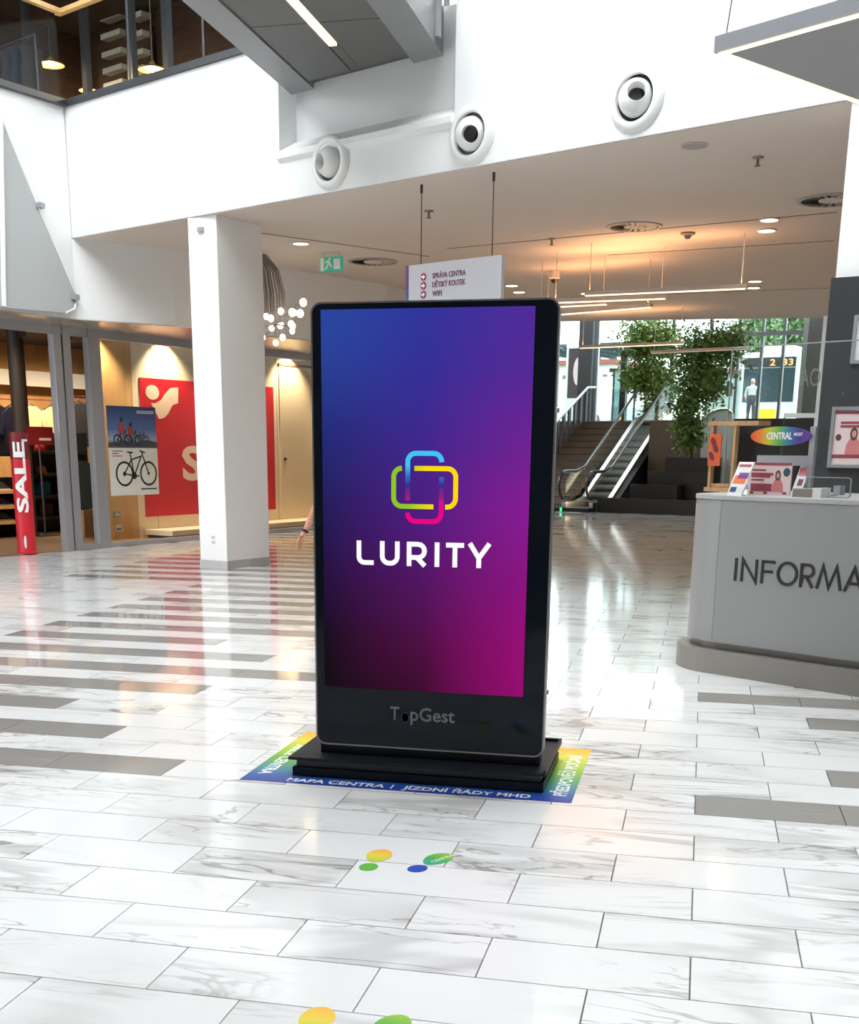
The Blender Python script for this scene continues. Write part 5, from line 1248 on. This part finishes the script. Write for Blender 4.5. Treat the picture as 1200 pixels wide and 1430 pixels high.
# canopy with steel ribs
A = st_at(775, 500, 11); B = st_at(872, 500, 11)
cp = thing('street_canopy', 'glass street canopy on dark steel ribs outside', 'canopy', (A.x-1, A.y, LZ-.06), HA)
cz = A.z - LZ + .25; cw = (B-A).length + 1
for k in range(6): MB().box(.1+cw*k/5.5, 0, cz, .18+cw*k/5.5, 4.5, cz+.14).build('rib', mat('canopy steel', (.06,.10,.11,1), .5), cp)
for yy in (0, 1.5, 3.0, 4.4): MB().box(0, yy, cz+.1, cw+.2, yy+.08, cz+.2).build('purlin', mat('canopy steel', (.06,.10,.11,1), .5), cp)
MB().box(0, 0, cz+.2, cw+.2, 4.5, cz+.215).build('glass_roof', M_FGLASS, cp)
for xx in (.3, cw-.2): MB().tube([(xx,.6,0),(xx,.6,cz)], .09, 10).build('post', mat('canopy steel', (.06,.10,.11,1), .5), cp, True)
# advertising pillar seen left
A = st_at(803, 588, 9.5); ad = thing('poster_pillar', 'white street poster pillar with dark picture beside the pillar of the front', 'poster', (A.x-.35, A.y, LZ-.06), HA)
MB().box(0, 0, 0, .8, .18, 2.6).build('case', M_WPLAST, ad); p_ = MB().box(.08, -.01, .9, .72, 0, 2.4).build('poster_sheet', mat('poster dark', rgb(60,35,40), .5), ad); MB().slab(ell(.42, 1.7, .16, .42, 0, 18), -.014, -.010).build('printed_figure', M_PINK, p_)
# buildings across the street
def building(px0, px1, pyt, y, label, c, rows, cols):
    A = st_at(px0, 590, y); B = st_at(px1, 590, y); T = st_at((px0+px1)/2, pyt, y); w = (B-A).length; h = T.z - LZ
    t = thing('building', label, 'building', (A.x, A.y, LZ-.06), HA)
    MB().box(0, 0, 0, w, 8, h).build('wall', mat('facade %d' % c[0], rgb(*c), .8), t); MB().box(-.2, -.3, h, w+.2, 8.2, h+.25).build('roof', mat('roof tiles', rgb(150,90,75), .8), t)
    for j in range(rows):
        for i in range(cols):
            x = w*(i+.5)/cols; z = h*(j+.55)/rows
            f = MB().box(x-w/cols*.22, -.06, z-h/rows*.28, x+w/cols*.22, .0, z+h/rows*.22).build('window', M_PAPER, t); MB().box(x-w/cols*.17, -.08, z-h/rows*.23, x+w/cols*.17, -.06, z+h/rows*.17).build('pane', mat('far pane', (.10,.13,.16,1), .2), f)
    return t
building(760, 852, 508, 40, 'pale building with tiled roof across the street', (225,215,205), 2, 5)
building(985, 1024, 520, 46, 'grey green building beside the bus', (150,165,160), 2, 3)
building(1040, 1180, 500, 60, 'low pale building behind the bus', (205,205,200), 2, 6)
# street trees
M_PLEAF = mat('pale street leaf', (.20,.30,.14,1), .6, noise=.4, nscale=1.5)
for px0, px1, pyt, yy, lab, seed in ((1035, 1085, 440, 30, 'pale green street tree beside the potted trees and the bus', 21), (1085, 1130, 440, 32, 'pale green street tree over the bus roof', 22)):
    cx = (px0+px1)/2; B = st_at(cx, 590, yy); B.z = LZ-.06; C = st_at(cx, (pyt+520)/2, yy); rx = (st_at(px1, 480, yy)-st_at(px0, 480, yy)).length/2
    t = tree(lab, tuple(B), [(C,(rx*1.1,1.5,1.6)),(C+Vector((-rx*.5,0,.8)),(rx*.8,1.2,1.3)),(C+Vector((rx*.5,0,.6)),(rx*.8,1.2,1.3)),(C+Vector((0,0,1.8)),(rx*.8,1.2,1.2))], 3500, [B, (B+C)/2, C], seed, .28, M_PLEAF)
    t.name = 'street_tree'

# ================================================================== PEOPLE
def person(label, loc, rz, joints, radii, edges, zones, mats, group=None):
    t = None
    me = bpy.data.meshes.new('person'); me.from_pydata([Vector(j) for j in joints], edges, [])
    o = bpy.data.objects.new('person', me); COL.objects.link(o)
    md = o.modifiers.new('skin', 'SKIN'); md.use_smooth_shade = True
    sv = me.skin_vertices[0].data
    for i, r in enumerate(radii): sv[i].radius = (r, r) if not isinstance(r, tuple) else r
    sv[0].use_root = True
    ss = o.modifiers.new('sub', 'SUBSURF'); ss.levels = 2; ss.render_levels = 2
    dg = bpy.context.evaluated_depsgraph_get(); m2 = bpy.data.meshes.new_from_object(o.evaluated_get(dg))
    bpy.data.objects.remove(o)
    for m in mats: m2.materials.append(m)
    for p in m2.polygons:
        c = p.center; p.material_index = zones(c); p.use_smooth = True
    ob = bpy.data.objects.new('person', m2); COL.objects.link(ob); ob.location = loc; ob.rotation_euler = (0,0,rz)
    return tag(ob, label, 'person', group)
def skeleton(arm_l, arm_r, H=1.72):
    """standing figure, facing -y; returns joints, radii, edges"""
    k = H/1.72; J = []; Rd = []; E_ = []
    def add(p, r, par=None):
        J.append((p[0]*k, p[1]*k, p[2]*k)); Rd.append(tuple(q*k for q in r) if isinstance(r, tuple) else r*k)
        if par is not None: E_.append((par, len(J)-1))
        return len(J)-1
    pel = add((0,0,.96), (.165,.115)); wa = add((0,.0,1.10), (.145,.10), pel); chs = add((0,.0,1.30), (.17,.115), wa); nk0 = add((0,.01,1.44), (.09,.075), chs)
    nk = add((0,.0,1.51), .055, nk0); hd = add((0,-.015,1.585), (.072,.085), nk); hd2 = add((0,-.01,1.66), (.072,.088), hd); add((0,0,1.70), (.05,.06), hd2)
    for s in (-1, 1):
        hip = add((s*.09,0,.88), .095, pel); kn = add((s*.10,-.01,.50), .062, hip); an = add((s*.10,.02,.10), .043, kn); hl = add((s*.10,.0,.045), .045, an); add((s*.11,-.15,.03), (.042,.028), hl)
    for s, arm in ((-1, arm_l), (1, arm_r)):
        sh_ = add((s*.185,.01,1.40), .062, chs); el = add(arm[0], .042, sh_); wr = add(arm[1], .027, el)
        d = (Vector(arm[1])-Vector(arm[0])).normalized(); sd = Vector(arm[2]).normalized(); nn = d.cross(sd)
        W_ = Vector(arm[1]); pm = add(tuple(W_ + d*.05), (.030,.018), wr); pm2 = add(tuple(W_ + d*.085), (.034,.017), pm)
        for q, L_ in ((-.027,.062),(-.009,.078),(.009,.074),(.027,.058)):
            a1 = add(tuple(W_ + d*.105 + sd*q), .0095, pm2); a2 = add(tuple(W_ + d*(.105+L_*.55) + sd*q*1.1 + nn*.008), .0088, a1); add(tuple(W_ + d*(.105+L_) + sd*q*1.1 + nn*.022), .0075, a2)
        th = add(tuple(W_ + d*.045 - sd*.035), .0115, pm); th2 = add(tuple(W_ + d*.08 - sd*.052 + nn*.006), .0105, th); add(tuple(W_ + d*.108 - sd*.056 + nn*.012), .0085, th2)
    return J, Rd, E_
M_SKIN = mat('skin', rgb(205,150,125), .6); M_HAIR = mat('brown hair', (.05,.03,.02,1), .7); M_SHIRT = mat('blue shirt', (.16,.22,.32,1), .85); M_JEAN = mat('dark jeans', (.03,.04,.07,1), .85)
# visitor standing behind the kiosk, only a bare forearm and hand show past its edge
hpos = ony(425, 744, 10.8)
base = Vector((hpos.x + .33, 10.8, 0))
wr_ = Vector((hpos.x - base.x + .015, -.03, hpos.z + .01)); el_ = Vector((wr_.x + .11, .02, wr_.z + .24))
J, Rd, E_ = skeleton((el_, wr_, (.25,1,0)), ((.23,.02,1.12), (.25,-.04,.86), (.2,1,0)), 1.72)
def zones(c):
    if c.x < -.14 and c.z < .99: return 0
    if c.x > .17 and c.z < .98 and c.z > .5: return 0
    if c.z > 1.49: return 1 if (c.z > 1.62 or c.y > .03) else 0
    if c.z > .93: return 2
    return 3 if c.z > .08 else 4
pr1 = person('person standing behind the kiosk, bare forearm and hand with dark wristband showing', tuple(base), 0, J, Rd, E_, zones, [M_SKIN, M_HAIR, M_SHIRT, M_JEAN, M_BLACK])
d_ = (wr_-el_).normalized(); MB().lathe([(.033,-.012),(.036,0),(.033,.012)], 18, Matrix.Translation(wr_ - d_*.01) @ d_.to_track_quat('Z','Y').to_matrix().to_4x4()).build('wristband', M_BLACK, pr1, True)
mb = MB(); mb.ball((-.03,-.105,1.60), .011, 8, 6); mb.ball((.03,-.105,1.60), .011, 8, 6); mb.build('eyes', M_BLACK, pr1); MB().tube([(-.022,-.098,1.545),(0,-.104,1.543),(.022,-.098,1.545)], .006, 6).build('mouth', mat('lips', rgb(170,90,85), .5), pr1); MB().tube([(0,-.10,1.60),(0,-.122,1.572),(0,-.104,1.565)], .010, 6).build('nose', M_SKIN, pr1, True)
# passer-by on the street
yy = 11.5; hd = hp(1052, 534, yy); kH = hd.z - (LZ-.06)
Hh = max(1.5, min(1.9, kH)); J, Rd, E_ = skeleton(((-.24,.02,1.14), (-.16,-.16,.98), (0,0,1)), ((.24,.02,1.14), (.2,-.12,.92), (0,0,1)), Hh)
def zones2(c):
    k = Hh/1.72; z = c.z/k
    if abs(c.x) > .17*k and z < 1.12 and z > .6: return 0
    if z > 1.50: return 1 if (z > 1.60 or c.y > .02) else 0
    if z > 1.12: return 2
    return 3 if z > .08 else 4
person('person in white top and light cap outside the glass front', (hd.x, hd.y, LZ-.06), radians(-15), J, Rd, E_, zones2, [M_SKIN, M_PAPER, M_PAPER, mat('grey trousers', (.10,.10,.12,1), .8), M_BLACK])
